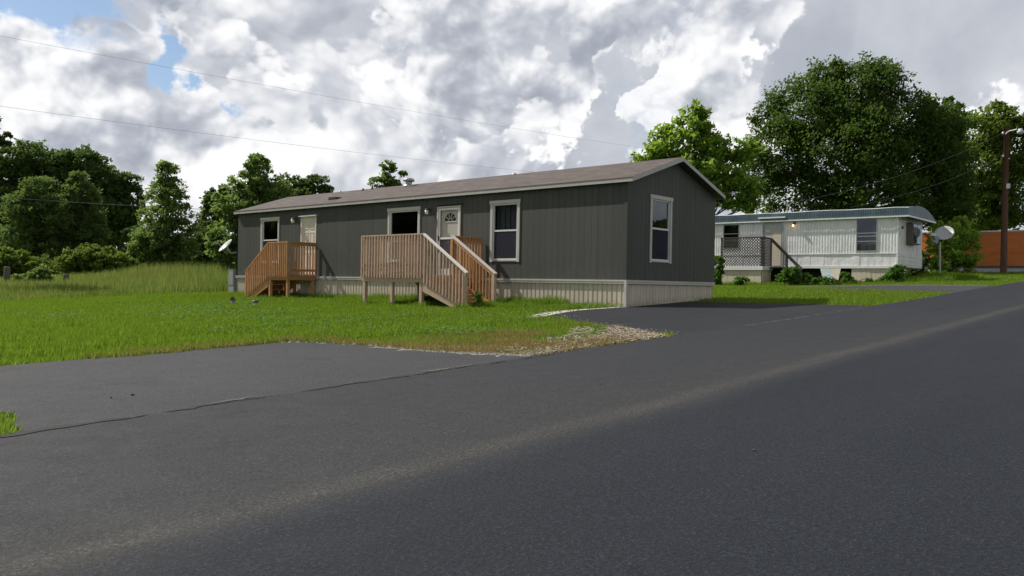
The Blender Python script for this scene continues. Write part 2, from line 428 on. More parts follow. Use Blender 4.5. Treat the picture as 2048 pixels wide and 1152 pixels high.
def asphalt(name, base, tint, streak, along_road, stripe=False):
    def fn(T, b, out):
        p = poso(T); x, y, z = T.sep(p)
        fine = T.noise(p, 150, 2, .7)
        grit = T.noise(p, 58, 3, .8)
        big = T.noise(T.vmath('MULTIPLY', p, (.18, .9, 1) if along_road else (.6, .6, 1)), 1.3, 6, .62)
        mott = T.noise(p, 3.1, 6, .65)
        k = T.math('ADD', T.math('MULTIPLY', big, .55), T.math('MULTIPLY', mott, .45))
        c = T.ramp(k, [(.32, base), (.68, tint)])
        oil = T.maprange(T.noise(p, .9, 5, .7), .60, .74, 0, .45, True)
        c = T.mix(oil, c, tuple(q * .55 for q in base))
        if stripe:
            wob = T.math('MULTIPLY', T.math('SUBTRACT', T.noise(T.combine(T.math('MULTIPLY', x, .22), 0.0, 0.0), 1.0, 4, .6), .5), .35)
            yy = T.math('ADD', y, wob)
            far = T.maprange(yy, -7.9, -7.45, 0, 1, True)           # older pass on the far half, fresher one on the near half
            c = T.mix(T.math('MULTIPLY', far, T.maprange(x, -15, 4, .72, .12)), c, (.041, .042, .0445))
            sd = T.math('ABSOLUTE', T.math('ADD', yy, 7.47))
            st = T.maprange(sd, .02, .19, 1, 0, True)
            st = T.math('MULTIPLY', st, T.maprange(T.noise(T.vmath('MULTIPLY', p, (.5, 2.2, 1)), 2.0, 6, .7), .3, .62, .25, 1.0))
            st = T.math('MULTIPLY', st, T.maprange(grit, .36, .6, .35, 1.0))
            c = T.mix(T.math('MULTIPLY', st, .72), c, (.066, .064, .057))
            dusty = T.math('MULTIPLY', T.maprange(yy, -7.6, -6.2, 1, 0, True), T.maprange(yy, -7.9, -7.5, 0, 1, True))
            c = T.mix(T.math('MULTIPLY', dusty, .16), c, (.050, .048, .043))
        sp = T.math('ADD', T.math('MULTIPLY', fine, .45), T.math('MULTIPLY', grit, .55))
        c = T.mix(T.maprange(sp, .52, .66, 0, .8), c, T.vmath('SCALE', c, scale=3.4))
        c = T.mix(T.maprange(sp, .47, .34, 0, .85), c, T.vmath('SCALE', c, scale=.22))
        T.put(b.inputs['Base Color'], c)
        T.put(b.inputs['Roughness'], T.maprange(mott, .3, .7, .70, .88))
        b.inputs['Specular IOR Level'].default_value = .18
        bump(T, b, T.math('ADD', T.math('MULTIPLY', fine, .6), grit), .7, .006)
    return mat(name, fn)
asphalt('road_asphalt', (.0135, .0165, .0225), (.0205, .024, .0315), 0, True, True)
asphalt('drive_asphalt', (.038, .0395, .044), (.053, .054, .058), 0, False)
asphalt('dark_asphalt', (.020, .022, .027), (.027, .029, .034), 0, False)

def ground_m(T, b, out):
    p = poso(T)
    n1 = T.noise(p, .35, 5, .6); n2 = T.noise(p, 3.0, 6, .65)
    c = T.ramp(n2, [(.3, (.07, .115, .016)), (.55, (.11, .17, .026)), (.75, (.14, .175, .044))])
    c = T.mix(T.maprange(n1, .45, .7, 0, .5), c, (.11, .115, .04))
    T.put(b.inputs['Base Color'], c); b.inputs['Roughness'].default_value = .95; b.inputs['Specular IOR Level'].default_value = .1
    bump(T, b, T.noise(p, 18, 5, .7), .8, .05)
mat('ground', ground_m)

def leafmat(name, c, c2, trans=.35, var=.35, patch=None):
    def fn(T, b, out):
        isl = T.node('ShaderNodeNewGeometry').outputs['Random Per Island']
        p = poso(T)
        n = T.noise(p, .9, 3, .6)
        k = T.math('ADD', T.math('MULTIPLY', isl, .6), T.math('MULTIPLY', n, .4))
        col = T.ramp(k, [(.2, tuple(q * (1 - var) for q in c)), (.5, c), (.85, c2)])
        if patch:
            pn = T.noise(p, patch[0], 5, .6)
            col = T.mix(T.maprange(pn, patch[1], patch[1] + .14, 0, patch[3]), col, patch[2])
        df = T.node('ShaderNodeBsdfPrincipled'); T.put(df.inputs['Base Color'], col); df.inputs['Roughness'].default_value = .6; df.inputs['Specular IOR Level'].default_value = .10
        tl = T.node('ShaderNodeBsdfTranslucent'); T.put(tl.inputs[0], T.mix(.5, col, (c2[0] * 1.2, c2[1] * 1.2, c2[2] * .6)))
        mx = T.node('ShaderNodeMixShader'); mx.inputs[0].default_value = trans
        T.l.new(df.outputs[0], mx.inputs[1]); T.l.new(tl.outputs[0], mx.inputs[2]); T.l.new(mx.outputs[0], out.inputs[0])
    return mat(name, fn)
leafmat('leaf_oak', (.060, .112, .024), (.105, .172, .036), .48)
leafmat('leaf_dark', (.066, .112, .036), (.104, .162, .046), .48)
leafmat('leaf_mid', (.13, .205, .066), (.20, .285, .09), .54)
leafmat('leaf_soft', (.098, .155, .055), (.15, .22, .07), .5)
leafmat('grass_dry', (.25, .20, .085), (.36, .29, .13), .35, .3)
leafmat('leaf_clover', (.105, .215, .026), (.155, .285, .038), .45)
leafmat('leaf_bright', (.19, .31, .05), (.30, .43, .075), .55)
leafmat('leaf_yellow', (0.102, 0.162, 0.031), (0.180, 0.252, 0.048), 0.53)
leafmat('leaf_hedge', (0.117, 0.182, 0.039), (0.195, 0.260, 0.058), 0.48)
leafmat('leaf_weed', (0.066, 0.156, 0.026), (0.120, 0.228, 0.042), 0.50)
leafmat('grass_lawn', (.140, .240, .024), (.215, .325, .042), .50, .45, (.9, .54, (.082, .17, .026), .65))
leafmat('grass_field', (.15, .225, .06), (.26, .31, .10), .46, .4, (.16, .54, (.28, .20, .11), .6))
plain('clover_white', (.52, .55, .42), .7, .05, 5)
plain('straw_a', (.38, .325, .25), .9, .3, 40)
plain('bed_soil', (.235, .205, .16), .95, .4, 9, bmp=.5)
plain('bed_grit', (.20, .19, .165), .95, .35, 14, bmp=.5)
plain('gravel_stone', (.22, .205, .18), .9, .45, 26)

def emis(name, c, s):
    def fn(T, b, out):
        e = T.node('ShaderNodeEmission'); e.inputs[0].default_value = (*c, 1); e.inputs[1].default_value = s
        T.l.new(e.outputs[0], out.inputs[0])
    return mat(name, fn)
emis('bulb_glow', (1.0, .62, .32), 4.0)

def trailer_m(T, b, out):
    p = poso(T); x, y, z = T.sep(p)
    n = T.noise(T.vmath('MULTIPLY', p, (1, 1.4, .35)), 2.5, 6, .65)
    c = T.ramp(n, [(.25, (.62, .63, .65)), (.5, (.78, .785, .80)), (.75, (.85, .85, .86))])
    st = T.noise(T.vmath('MULTIPLY', p, (4, 4, .5)), 3, 5, .7)
    c = T.mix(T.maprange(st, .6, .75, 0, .35), c, (.33, .31, .27))
    T.put(b.inputs['Base Color'], c); b.inputs['Roughness'].default_value = .42
    bump(T, b, T.noise(p, 2.6, 4, .6), .35, .08)
mat('trailer_skin', trailer_m)
def bluetin(T, b, out):
    p = poso(T); x, y, z = T.sep(p)
    n = T.noise(T.vmath('MULTIPLY', p, (1, 1.2, .8)), 1.6, 6, .65)
    c = T.ramp(n, [(.3, (.06, .105, .145)), (.62, (.11, .165, .20)), (.82, (.28, .33, .35))])
    T.put(b.inputs['Base Color'], c); b.inputs['Roughness'].default_value = .5
mat('blue_tin', bluetin)
def tanorange(T, b, out):
    p = poso(T); n = T.noise(T.vmath('MULTIPLY', p, (1, .4, 1)), 3, 5, .6)
    T.put(b.inputs['Base Color'], T.ramp(n, [(.3, (.60, .165, .035)), (.7, (.70, .21, .05))])); b.inputs['Roughness'].default_value = .6
mat('orange_panel', tanorange)

M = MATS

# ------------------------------------------------------------------ ground, road, drives
def build_ground():
    def axis(lo, hi, c, n):
        t = np.linspace(-1, 1, n); k = 3.4
        s = np.sinh(k * t) / np.sinh(k)
        return np.where(s < 0, c + s * (c - lo), c + s * (hi - c))
    xs = axis(-1200, 1500, 5, 150); ys = axis(-1200, 1500, 10, 150)
    X, Y = np.meshgrid(xs, ys, indexing='ij'); Z = gz(X, Y)
    n = len(xs); mM = len(ys)
    v = np.stack([X.ravel(), Y.ravel(), Z.ravel()], 1)
    f = [(i * mM + j, (i + 1) * mM + j, (i + 1) * mM + j + 1, i * mM + j + 1) for i in range(n - 1) for j in range(mM - 1)]
    b = MB(); b.v = [tuple(q) for q in v]; b.f = f
    tag(b.build('ground', M['ground'], smooth=True), kind='structure')
build_ground()

def jag(poly, amp, step, rng):
    """subdivide a polygon outline and roughen it"""
    out = []
    for (x0, y0, r), (x1, y1, _) in zip(poly, poly[1:] + poly[:1]):
        L = math.hypot(x1 - x0, y1 - y0); n = max(1, int(L / step))
        for i in range(n):
            t = i / n; a = amp * r * (1 if i else .5)
            out.append((x0 + (x1 - x0) * t + rng.normal(0, a), y0 + (y1 - y0) * t + rng.normal(0, a)))
    return out
def sheet(name, outline, lift, m, thick=.06):
    b = MB(); n = len(outline)
    top = [(x, y, float(gz(x, y)) + lift) for x, y in outline]; bot = [(x, y, z - thick) for x, y, z in top]
    b.add(top + bot, [tuple(range(n))] + [(i, n + i, n + (i + 1) % n, (i + 1) % n) for i in range(n)])
    return tag(b.build(name, m), kind='structure')
def inside(poly, x, y):
    r = np.zeros(np.shape(x), bool); n = len(poly); j = n - 1
    for i in range(n):
        xi, yi = poly[i][:2]; xj, yj = poly[j][:2]
        c = ((yi > y) != (yj > y)) & (x < (xj - xi) * (y - yi) / (yj - yi + 1e-12) + xi)
        r ^= c; j = i
    return r
rngj = np.random.default_rng(3)
ROAD_Y0, ROAD_Y1 = -13.2, -4.80
# the road: a long strip with a slightly ragged left edge
xs = np.concatenate([np.arange(-60, 60, .35), np.arange(60, 220, 4)])
edge = [(x, ROAD_Y1 + .28 * sstep((x - 4) / 10) + .25 * sstep((x - 12) / 12) + rngj.normal(0, .022)) for x in xs]
b = MB(); rows = []
for (x, ye) in edge:
    ysr = [ROAD_Y0, -9.5, -7, ye, ye + .03]
    rows.append([(x, yy, float(gz(x, yy)) + (.016 if k < 4 else -.03)) for k, yy in enumerate(ysr)])
vs = [p for r in rows for p in r]; fs = []
for i in range(len(rows) - 1):
    for k in range(4): fs.append((i * 5 + k, (i + 1) * 5 + k, (i + 1) * 5 + k + 1, i * 5 + k + 1))
b.add(vs, fs); tag(b.build('road', M['road_asphalt']), kind='structure')
# drives: (x, y, raggedness)
DRIVE_NEAR = [(-14.45, -4.9, 0), (-9.0, -4.9, 0), (-8.98, -4.72, 1), (-9.22, -3.85, 1), (-9.36, -2.9, 1), (-9.37, -1.7, 1), (-9.5, -.62, 1), (-10.4, -.58, 1), (-11.5, -.58, 1), (-13.1, -.30, 1), (-16.5, .1, 1),
              (-18.5, .2, 1), (-18.3, -1.5, 1), (-15.4, -2.2, 1), (-14.33, -3.0, 1), (-14.07, -3.9, 1), (-14.27, -4.55, 1)]
DRIVE_HOME = [(-5.95, -4.9, 0), (2.2, -4.9, 0), (2.9, -4.3, 1), (2.75, -2.5, 1), (2.9, -.9, 1), (2.9, -.03, 0), (.02, -.03, 0), (-.05, -.02, 0), (-1.62, .13, .6), (-2.8, -.12, .6), (-3.85, -.55, .6), (-3.75, -.95, 1), (-4.15, -1.6, 1), (-4.9, -2.6, 1), (-5.35, -3.5, 1), (-5.75, -4.5, 1)]
DRIVE_TRAILER = [(10.6, -4.6, 0), (17.2, -4.5, 0), (17.3, -2.1, .5), (17.0, 1.2, .5), (16.6, 2.4, 1), (14.6, 2.5, 1), (13.5, 1.4, 1), (12.6, -1.2, 1), (11.6, -3.0, 1)]
o1 = jag(DRIVE_NEAR, .035, .22, rngj); sheet('driveway', o1, .008, M['drive_asphalt'])
o2 = jag(DRIVE_HOME, .03, .22, rngj); sheet('driveway', o2, .008, M['dark_asphalt'])
o3 = jag(DRIVE_TRAILER, .03, .3, rngj); sheet('driveway', o3, .008, M['drive_asphalt'])

# tar seam between road and near drive, and pale worn patches beside it
def ribbon(pts, w, lift, b):
    vs = []
    for i, (x, y) in enumerate(pts):
        ww = w[i] if isinstance(w, list) else w
        vs += [(x, y - ww / 2, float(gz(x, y)) + lift), (x, y + ww / 2, float(gz(x, y)) + lift)]
    return b.add(vs, [(2 * i, 2 * i + 2, 2 * i + 3, 2 * i + 1) for i in range(len(pts) - 1)])
b = MB()
for x0, x1, wv in ((-14.9, -9.0, .045), (-12.2, -11.0, .08), (-9.9, -8.6, .08), (-14.9, -13.6, .10)):
    pts = [(x, -4.80 + rngj.normal(0, .018)) for x in np.arange(x0, x1, .09)]
    ribbon(pts, [max(.015, wv * (0.55 + rngj.normal(0, .35))) for _ in pts], .0205 + rngj.random() * .001, b)
tag(b.build('road_seam', M['dark_seam']), kind='structure')
b = MB()
for x0, x1, y, wv in ((-10.75, -10.35, -4.70, .09), (-10.3, -10.0, -4.70, .05), (-11.75, -11.5, -4.72, .05), (-13.0, -12.55, -4.70, .06), (-11.3, -11.1, -4.70, .03)):
    pts = [(x, y + rngj.normal(0, .008)) for x in np.linspace(x0, x1, 9)]
    ribbon(pts, [wv * q for q in (.1, .6, .9, 1, .9, 1, .8, .5, .1)], .0135, b)
# worn dusty edge where the home's drive meets the road
pts = [(x, -4.86 + rngj.normal(0, .014)) for x in np.arange(-3.9, 2.0, .12)]
ribbon(pts, [abs(.022 + rngj.normal(0, .02)) + .004 for _ in pts], .0175, b)
tag(b.build('worn_patches', M['worn_grit']), kind='structure')
# concrete apron edges beside the home's drive and the trailer's drive
b = MB()
pts = [(-4.05, -.5), (-3.5, -.22), (-2.8, .08), (-2.0, .26), (-1.4, .30), (-.6, .16), (-.08, .07)]
ribbon(pts, [.10, .34, .40, .30, .24, .18, .12], .013, b)
tag(b.build('concrete_edge', M['concrete_pale']), kind='structure')
b = MB(); pts = [(17.35 - .0 * i, -4.2 + i * .35) for i in range(17)]
vs = []
for i, (x, y) in enumerate(pts):
    z = float(gz(x, y)); vs += [(x - .08, y, z - .05), (x - .08, y, z + .04), (x + .10, y, z + .04), (x + .10, y, z - .05)]
b.add(vs, [(4 * i + k, 4 * i + 4 + k, 4 * i + 5 + k, 4 * i + 1 + k) for i in range(16) for k in range(3)])
tag(b.build('kerb', M['concrete_curb']), kind='structure')
# bare dirt patches by the corner of the home and in the lawn
def blob(cx, cy, rx, ry, rot, lift, b, n=40, rough=.18):
    ph = rngj.random(4) * 6
    out = []
    for k in range(n):
        t = 2 * pi * k / n
        r = 1 + rough * (sin(3 * t + ph[0]) + .6 * sin(5 * t + ph[1]) + .5 * sin(9 * t + ph[2])) + rngj.normal(0, .05)
        x = rx * r * cos(t); y = ry * r * sin(t)
        X = cx + x * cos(rot) - y * sin(rot); Y = cy + x * sin(rot) + y * cos(rot)
        out.append((X, Y, float(gz(X, Y)) + lift))
    b.add(out, [tuple(range(n))])
b = MB()
blob(-2.1, .52, .75, .2, .1, .012, b); blob(-5.3, .15, .22, .14, 0, .012, b); blob(-6.6, -2.05, .55, .16, -.75, .014, b); blob(-4.95, -2.9, .3, .13, -.6, .014, b); blob(-4.3, -1.1, .25, .1, -.8, .013, b)
blob(-9.7, -.35, .35, .12, .1, .012, b); blob(-4.4, .1, .3, .12, .3, .0125, b)
blob(8.7, -3.9, .5, .16, .2, .012, b); blob(12.9, 1.2, .35, .2, .8, .012, b)
tag(b.build('dirt_patch', M['dirt_patch']), kind='structure')

# ------------------------------------------------------------------ the grey home
W_, L_ = 4.4114, 17.44
EAVE, FH, RIDGE, OV, GOV = 2.30, .095, 3.152, .12, .21
home = empty('mobile_home', (0, 0, HB - .6), 'dark grey single-wide home with beige skirting and brown shingle roof beside the road', 'mobile home')

def panel(b, P, a0, a1, z0, z1, holes, depth, inward):
    """wall skin with real openings; P(a,z,d) -> point, d = depth into the wall"""
    A = sorted({a0, a1} | {h[0] for h in holes} | {h[1] for h in holes}); Zs = sorted({z0, z1} | {h[2] for h in holes} | {h[3] for h in holes})
    for i in range(len(A) - 1):
        for j in range(len(Zs) - 1):
            ca, cz = (A[i] + A[i + 1]) / 2, (Zs[j] + Zs[j + 1]) / 2
            if any(h[0] < ca < h[1] and h[2] < cz < h[3] for h in holes): continue
            q = [(A[i], Zs[j]), (A[i + 1], Zs[j]), (A[i + 1], Zs[j + 1]), (A[i], Zs[j + 1])]
            b.add([P(a, z, 0) for a, z in q], [(0, 1, 2, 3)]); b.add([P(a, z, depth) for a, z in q], [(3, 2, 1, 0)])
    for h in holes:
        c = [(h[0], h[2]), (h[1], h[2]), (h[1], h[3]), (h[0], h[3])]
        for k in range(4):
            p, q = c[k], c[(k + 1) % 4]
            b.add([P(*p, 0), P(*q, 0), P(*q, depth), P(*p, depth)], [(0, 1, 2, 3)])
PF = lambda a, z, d: (d, a, HB + z)               # long front wall, at X = 0
PB = lambda a, z, d: (W_ - d, a, HB + z)
PG = lambda a, z, d: (a, d, HB + z)               # gable by the drive, at Y = 0
PE = lambda a, z, d: (a, L_ - d, HB + z)
WINS = [(14.665, 15.685, .50, 2.0), (7.30, 8.58, .50, 2.0), (3.42, 4.30, .50, 2.0)]
DOORS = [(12.40, 13.24, .05, 2.02), (5.56, 6.44, .05, 2.02)]
GWIN = (1.10, 1.96, .50, 2.02)
b = MB()
panel(b, PF, .1, L_ - .1, 0, EAVE + .03, WINS + DOORS, .1, 1)
panel(b, PB, .1, L_ - .1, 0, EAVE + .03, [], .1, 1)
panel(b, PG, 0, W_, 0, EAVE + .02, [GWIN], .1, 1)
panel(b, PE, 0, W_, 0, EAVE + .02, [], .1, 1)
top = RIDGE - .12
for P in (PG, PE):
    b.add([P(0, EAVE + .02, 0), P(W_, EAVE + .02, 0), P(W_ / 2, top, 0)], [(0, 1, 2)]); b.add([P(0, EAVE + .02, .1), P(W_, EAVE + .02, .1), P(W_ / 2, top, .1)], [(2, 1, 0)])
b.add([(0, 0, HB), (W_, 0, HB), (W_, .1, HB), (0, .1, HB)], [(0, 1, 2, 3)])
b.build('wall', M['siding'], home)
b = MB(); b.box(.12, W_ - .12, .12, L_ - .12, HB - .02, HB + .03); b.build('floor', M['room_wall'], home)
b = MB(); b.box(2.6, 2.66, .13, L_ - .13, HB + .031, HB + 2.25); b.box(.13, 2.59, 10.5, 10.56, HB + .031, HB + 2.25); b.box(.13, 2.59, 5.0, 5.05, HB + .031, HB + 2.25); b.box(.12, 2.59, .12, L_ - .13, HB + 2.26, HB + 2.29)
b.build('inner_wall', M['room_wall'], home)
# corner trim board (same dark paint, slightly proud)
b = MB(); b.box(-.012, -.001, .0, .09, HB + .001, HB + EAVE); b.box(-.012, .09, -.013, -.001, HB + .001, HB + EAVE - .03); b.build('corner_board', M['siding'], home)

# roof
def roof_poly(y):
    xm = W_ / 2; z = HB
    return [(-OV, y, z + EAVE + FH - .03), (-OV, y, z + EAVE + FH + .012), (xm, y, z + RIDGE + .012), (W_ + OV, y, z + EAVE + FH + .012), (W_ + OV, y, z + EAVE + FH - .03), (xm, y, z + RIDGE - .05)]
b = MB(); b.prism(roof_poly, -GOV, L_ + .02); roof = b.build('roof', M['shingle'], home)
def soffit_poly(y):
    xm = W_ / 2; z = HB
    return [(-OV + .02, y, z + EAVE + .005), (-OV + .02, y, z + EAVE + FH - .032), (xm, y, z + RIDGE - .052), (W_ + OV - .02, y, z + EAVE + FH - .032), (W_ + OV - .02, y, z + EAVE + .005), (xm, y, z + RIDGE - .10)]
b = MB(); b.prism(soffit_poly, -GOV + .02, L_ - .01); b.build('soffit', M['siding'], home)
b = MB(); b.box(-OV - .018, -OV - .002, -GOV - .016, L_ + .015, HB + EAVE, HB + EAVE + FH); b.build('fascia_board', M['fascia_paint'], home)
b = MB(); b.box(W_ + OV + .002, W_ + OV + .018, -GOV - .016, L_ + .015, HB + EAVE, HB + EAVE + FH); b.build('fascia_board', M['fascia_paint'], home)
b = MB(); b.box(-OV - .026, -OV - .019, -GOV - .016, L_ + .015, HB + EAVE + FH - .010, HB + EAVE + FH + .012); b.build('drip_edge', M['brown_unit'], home)
def rake(y0, y1):
    b = MB(); xm = W_ / 2; z = HB
    for sgn in (0, 1):
        x0 = -OV - .001 if sgn == 0 else W_ + OV + .001
        P = lambda y: [(x0, y, z + EAVE + .002), (xm, y, z + RIDGE - .095), (xm, y, z + RIDGE + .0), (x0, y, z + EAVE + FH)]
        b.prism(P, y0, y1)
    return b
rake(-GOV - .018, -GOV - .002).build('rake_board', M['fascia_paint'], home)
rake(L_ + .022, L_ + .038).build('rake_board', M['fascia_paint'], home)
def roof_z(x): return HB + EAVE + FH + .012 + (RIDGE - EAVE - FH) * (1 - abs(x - W_ / 2) / (W_ / 2 + OV))
def vent(x, y, h, r, m, capr=None, name='vent_pipe'):
    z = roof_z(x); b = MB()
    prof = [(r * 1.7, -.08), (r * 1.7, .02), (r, .05), (r, h)]
    if capr: prof += [(capr, h), (capr, h + .06), (capr * .7, h + .10), (.01, h + .115)]
    b.lathe((x, y, z), prof, 14); b.build(name, m, roof, True)
vent(1.9, 9.9, .16, .11, M['grey_metal'], .19, 'roof_vent')
vent(2.05, 12.0, .16, .03, M['dark_metal']); vent(2.0, 12.45, .07, .028, M['dark_metal'])
vent(2.1, 13.9, .03, .03, M['grey_metal']); vent(2.1, 15.3, .03, .03, M['grey_metal']); vent(2.1, 5.4, .02, .04, M['grey_metal'])
b = MB(); z = roof_z(.62); b.box(.50, .74, 12.0, 12.42, z - .05, z + .055); b.build('roof_hood', M['dark_metal'], roof)

# skirt and its top band
def ribs(P, a0, a1, z0f, z1, pitch, groove, depth):
    b = MB(); a = a0; prev = []
    prof = [(0.0, 0), (pitch - groove, 0), (pitch - groove * .75, depth), (pitch - groove * .25, depth)]
    pts = []
    while a < a1:
        for da, d in prof:
            if a + da < a1: pts.append((a + da, d))
        a += pitch
    pts.append((a1, 0)); n = len(pts)
    vs = [P(q, z0f(q), d) for q, d in pts] + [P(q, z1, d) for q, d in pts]
    return b.add(vs, [(i, i + 1, n + i + 1, n + i) for i in range(n - 1)])
gF = lambda a: float(gz(0, a)) - HB - .04
b = ribs(lambda a, z, d: (.035 + d, a, HB + z), .02, L_ - .02, gF, -.085, .14, .05, .022); b.build('skirt', M['vinyl'], home)
b = ribs(lambda a, z, d: (a, .035 + d, HB + z), .02, W_ - .02, lambda a: float(gz(a, 0)) - HB - .04, -.085, .14, .035, .012); b.build('skirt', M['vinyl'], home)
b = ribs(lambda a, z, d: (W_ - .035 - d, a, HB + z), .02, L_ - .02, lambda a: float(gz(W_, a)) - HB - .04, -.085, .14, .05, .022); b.build('skirt', M['vinyl'], home)
b = ribs(lambda a, z, d: (a, L_ - .035 - d, HB + z), .02, W_ - .02, lambda a: float(gz(a, L_)) - HB - .04, -.085, .14, .05, .022); b.build('skirt', M['vinyl'], home)
b = MB()
for y0, y1 in ((0.0, 2.57), (2.575, 6.2), (6.205, 9.9), (9.905, 13.55), (13.555, L_)):
    b.box(-.016, .034, y0 + .002, y1, HB - .095, HB - .045); b.box(-.026, .034, y0 + .002, y1, HB - .043, HB - .002)
b.build('skirt_band', M['trim_paint'], home)
b = MB(); b.box(.002, W_, -.016, .034, HB - .095, HB - .045); b.box(.002, W_, -.026, .034, HB - .043, HB - .002); b.build('skirt_band', M['trim_paint'], home)
b = MB(); b.box(-.028, .03, -.028, .03, HB - .66, HB - .003); b.build('skirt_corner', M['trim_paint'], home)

def window(P, h, kind, label=None):
    """P(a,z,d): d positive goes into the wall"""
    a0, a1, z0, z1 = h
    bx = lambda b, p0, p1, q0, q1, d0, d1: b.add([P(p0, q0, d0), P(p1, q0, d0), P(p1, q1, d0), P(p0, q1, d0), P(p0, q0, d1), P(p1, q0, d1), P(p1, q1, d1), P(p0, q1, d1)],
                                                 [(0, 3, 2, 1), (4, 5, 6, 7), (0, 1, 5, 4), (1, 2, 6, 5), (2, 3, 7, 6), (3, 0, 4, 7)])
    root = empty('window', (0, 0, 0)); root.parent = home
    # Empty as a part: give it the location of the home's origin offset
    t = .085
    b = MB(); bx(b, a0 - t, a0 - .002, z0 - .06, z1, -.022, -.001); bx(b, a1 + .002, a1 + t, z0 - .06, z1, -.022, -.001)
    bx(b, a0 - t - .02, a1 + t + .02, z1 + .001, z1 + .095, -.034, -.001); bx(b, a0 - .002 + .003, a1 - .001, z0 - .06 + .02, z0 - .002, -.022, -.001); 
    b.build('window_trim', M['trim_paint'], root)
    b = MB(); e = .035; zm = (z0 + z1) / 2 + .03
    for (p0, p1, q0, q1) in ((a0 + .001, a0 + e, z0 + .001, z1 - .001), (a1 - e, a1 - .001, z0 + .001, z1 - .001), (a0 + e, a1 - e, z1 - e, z1 - .001), (a0 + e, a1 - e, z0 + .001, z0 + e), (a0 + e, a1 - e, zm - .02, zm + .025)):
        bx(b, p0, p1, q0, q1, .004, .06)
    b.build('sash', M['plastic_white'], root)
    b = MB(); b.add([P(a0 + e, zm + .02, .035), P(a1 - e, zm + .02, .035), P(a1 - e, z1 - e, .035), P(a0 + e, z1 - e, .035)], [(0, 1, 2, 3)]); b.build('pane', M['glass'], root)
    b = MB(); b.add([P(a0 + e, z0 + e, .045), P(a1 - e, z0 + e, .045), P(a1 - e, zm - .02, .045), P(a0 + e, zm - .02, .045)], [(0, 1, 2, 3)]); b.build('pane', M['glass'], root)
    b = MB(); b.add([P(a0 + e, z0 + e, .015), P(a1 - e, z0 + e, .015), P(a1 - e, zm - .02, .015), P(a0 + e, zm - .02, .015)], [(0, 1, 2, 3)]); b.build('insect_screen', M['screen'], root)
    if kind == 'blind':
        b = MB(); n = 9; w = (a1 - a0) / n
        for i in range(n): bx(b, a0 + i * w + .006, a0 + (i + 1) * w - .006, z0 + .02, z1 - .02, .16 + .02 * (i % 2), .165 + .02 * (i % 2))
        b.build('vertical_blind', M['blind'], root)
    return root
window(PF, WINS[0], 'dark'); window(PF, WINS[1], 'dark'); window(PF, WINS[2], 'blind'); window(PG, GWIN, 'dark')

def boxP(b, P, p0, p1, q0, q1, d0, d1):
    return b.add([P(p0, q0, d0), P(p1, q0, d0), P(p1, q1, d0), P(p0, q1, d0), P(p0, q0, d1), P(p1, q0, d1), P(p1, q1, d1), P(p0, q1, d1)],
                 [(0, 3, 2, 1), (4, 5, 6, 7), (0, 1, 5, 4), (1, 2, 6, 5), (2, 3, 7, 6), (3, 0, 4, 7)])
# back door: six-panel
a0, a1, z0, z1 = DOORS[0]
b = MB(); boxP(b, PF, a0 + .03, a1 - .03, z0 + .01, z1 - .03, .035, .075)
cols = [(a0 + .12, (a0 + a1) / 2 - .045), ((a0 + a1) / 2 + .045, a1 - .12)]
for c0, c1 in cols:
    for q0, q1 in ((.24, .80), (.94, 1.50), (1.60, 1.86)):
        boxP(b, PF, c0, c1, q0, q0 + .02, .024, .036); boxP(b, PF, c0, c1, q1 - .02, q1, .024, .036)
        boxP(b, PF, c0, c0 + .02, q0 + .021, q1 - .021, .024, .036); boxP(b, PF, c1 - .02, c1, q0 + .021, q1 - .021, .024, .036)
        boxP(b, PF, c0 + .06, c1 - .06, q0 + .06, q1 - .06, .027, .036)
door = b.build('door', M['door_paint'], home)
b = MB(); b.lathe(PF(a1 - .12 if False else a1 - .80, 1.10, .035), [(.012, 0), (.012, .04), (.03, .05), (.034, .07), (.02, .085), (.001, .088)], 12, (-1, 0, 0)); b.build('handle', M['grey_metal'], door, True)
b = MB(); boxP(b, PF, a0 - .03, a0 + .028, z0, z1, -.012, .07); boxP(b, PF, a1 - .028, a1 + .03, z0, z1, -.012, .07); boxP(b, PF, a0 + .03, a1 - .03, z1 - .028, z1, -.012, .07); b.build('door_frame', M['door_paint'], home)
b = MB(); boxP(b, PF, a0 - .06, a1 + .08, z1 + .012, z1 + .035, -.075, -.001); boxP(b, PF, a0 - .06, a1 + .08, z1 + .0355, z1 + .06, -.03, -.001); b.build('drip_cap', M['white_metal'], home)
# front door: storm door with fan-light door behind it
a0, a1, z0, z1 = DOORS[1]
b = MB(); boxP(b, PF, a0 + .03, a1 - .03, z0 + .01, z1 - .03, .06, .095); door = b.build('door', M['door_paint'], home)
ac, zc, R = (a0 + a1) / 2, 1.62, .235
b = MB(); vs = [PF(ac + R * cos(pi * k / 16), zc + R * sin(pi * k / 16), .057) for k in range(17)]; b.add(vs, [tuple(range(17))]); b.build('fan_light', M['dark_metal'], door)
b = MB()
for k in range(16):
    t0, t1 = pi * k / 16, pi * (k + 1) / 16
    for r0, r1 in ((R - .005, R + .03), (.065, .085)):
        vs = [PF(ac + r * cos(t), zc + r * sin(t), d) for d in (.045, .0565) for r, t in ((r0, t0), (r1, t0), (r1, t1), (r0, t1))]
        b.add(vs, [(0, 1, 2, 3), (7, 6, 5, 4), (0, 4, 5, 1), (1, 5, 6, 2), (2, 6, 7, 3), (3, 7, 4, 0)])
for k in (1, 2, 3, 4):
    t = pi * k / 5; p, q = PF(ac + .08 * cos(t), zc + .08 * sin(t), .05), PF(ac + R * cos(t), zc + R * sin(t), .05); b.bar(p, q, .022, .01, (1, 0, 0))
boxP(b, PF, ac - R - .03, ac + R + .03, zc - .035, zc - .001, .045, .0565)
b.build('fan_grille', M['plastic_white'], door)
b = MB(); e = .075
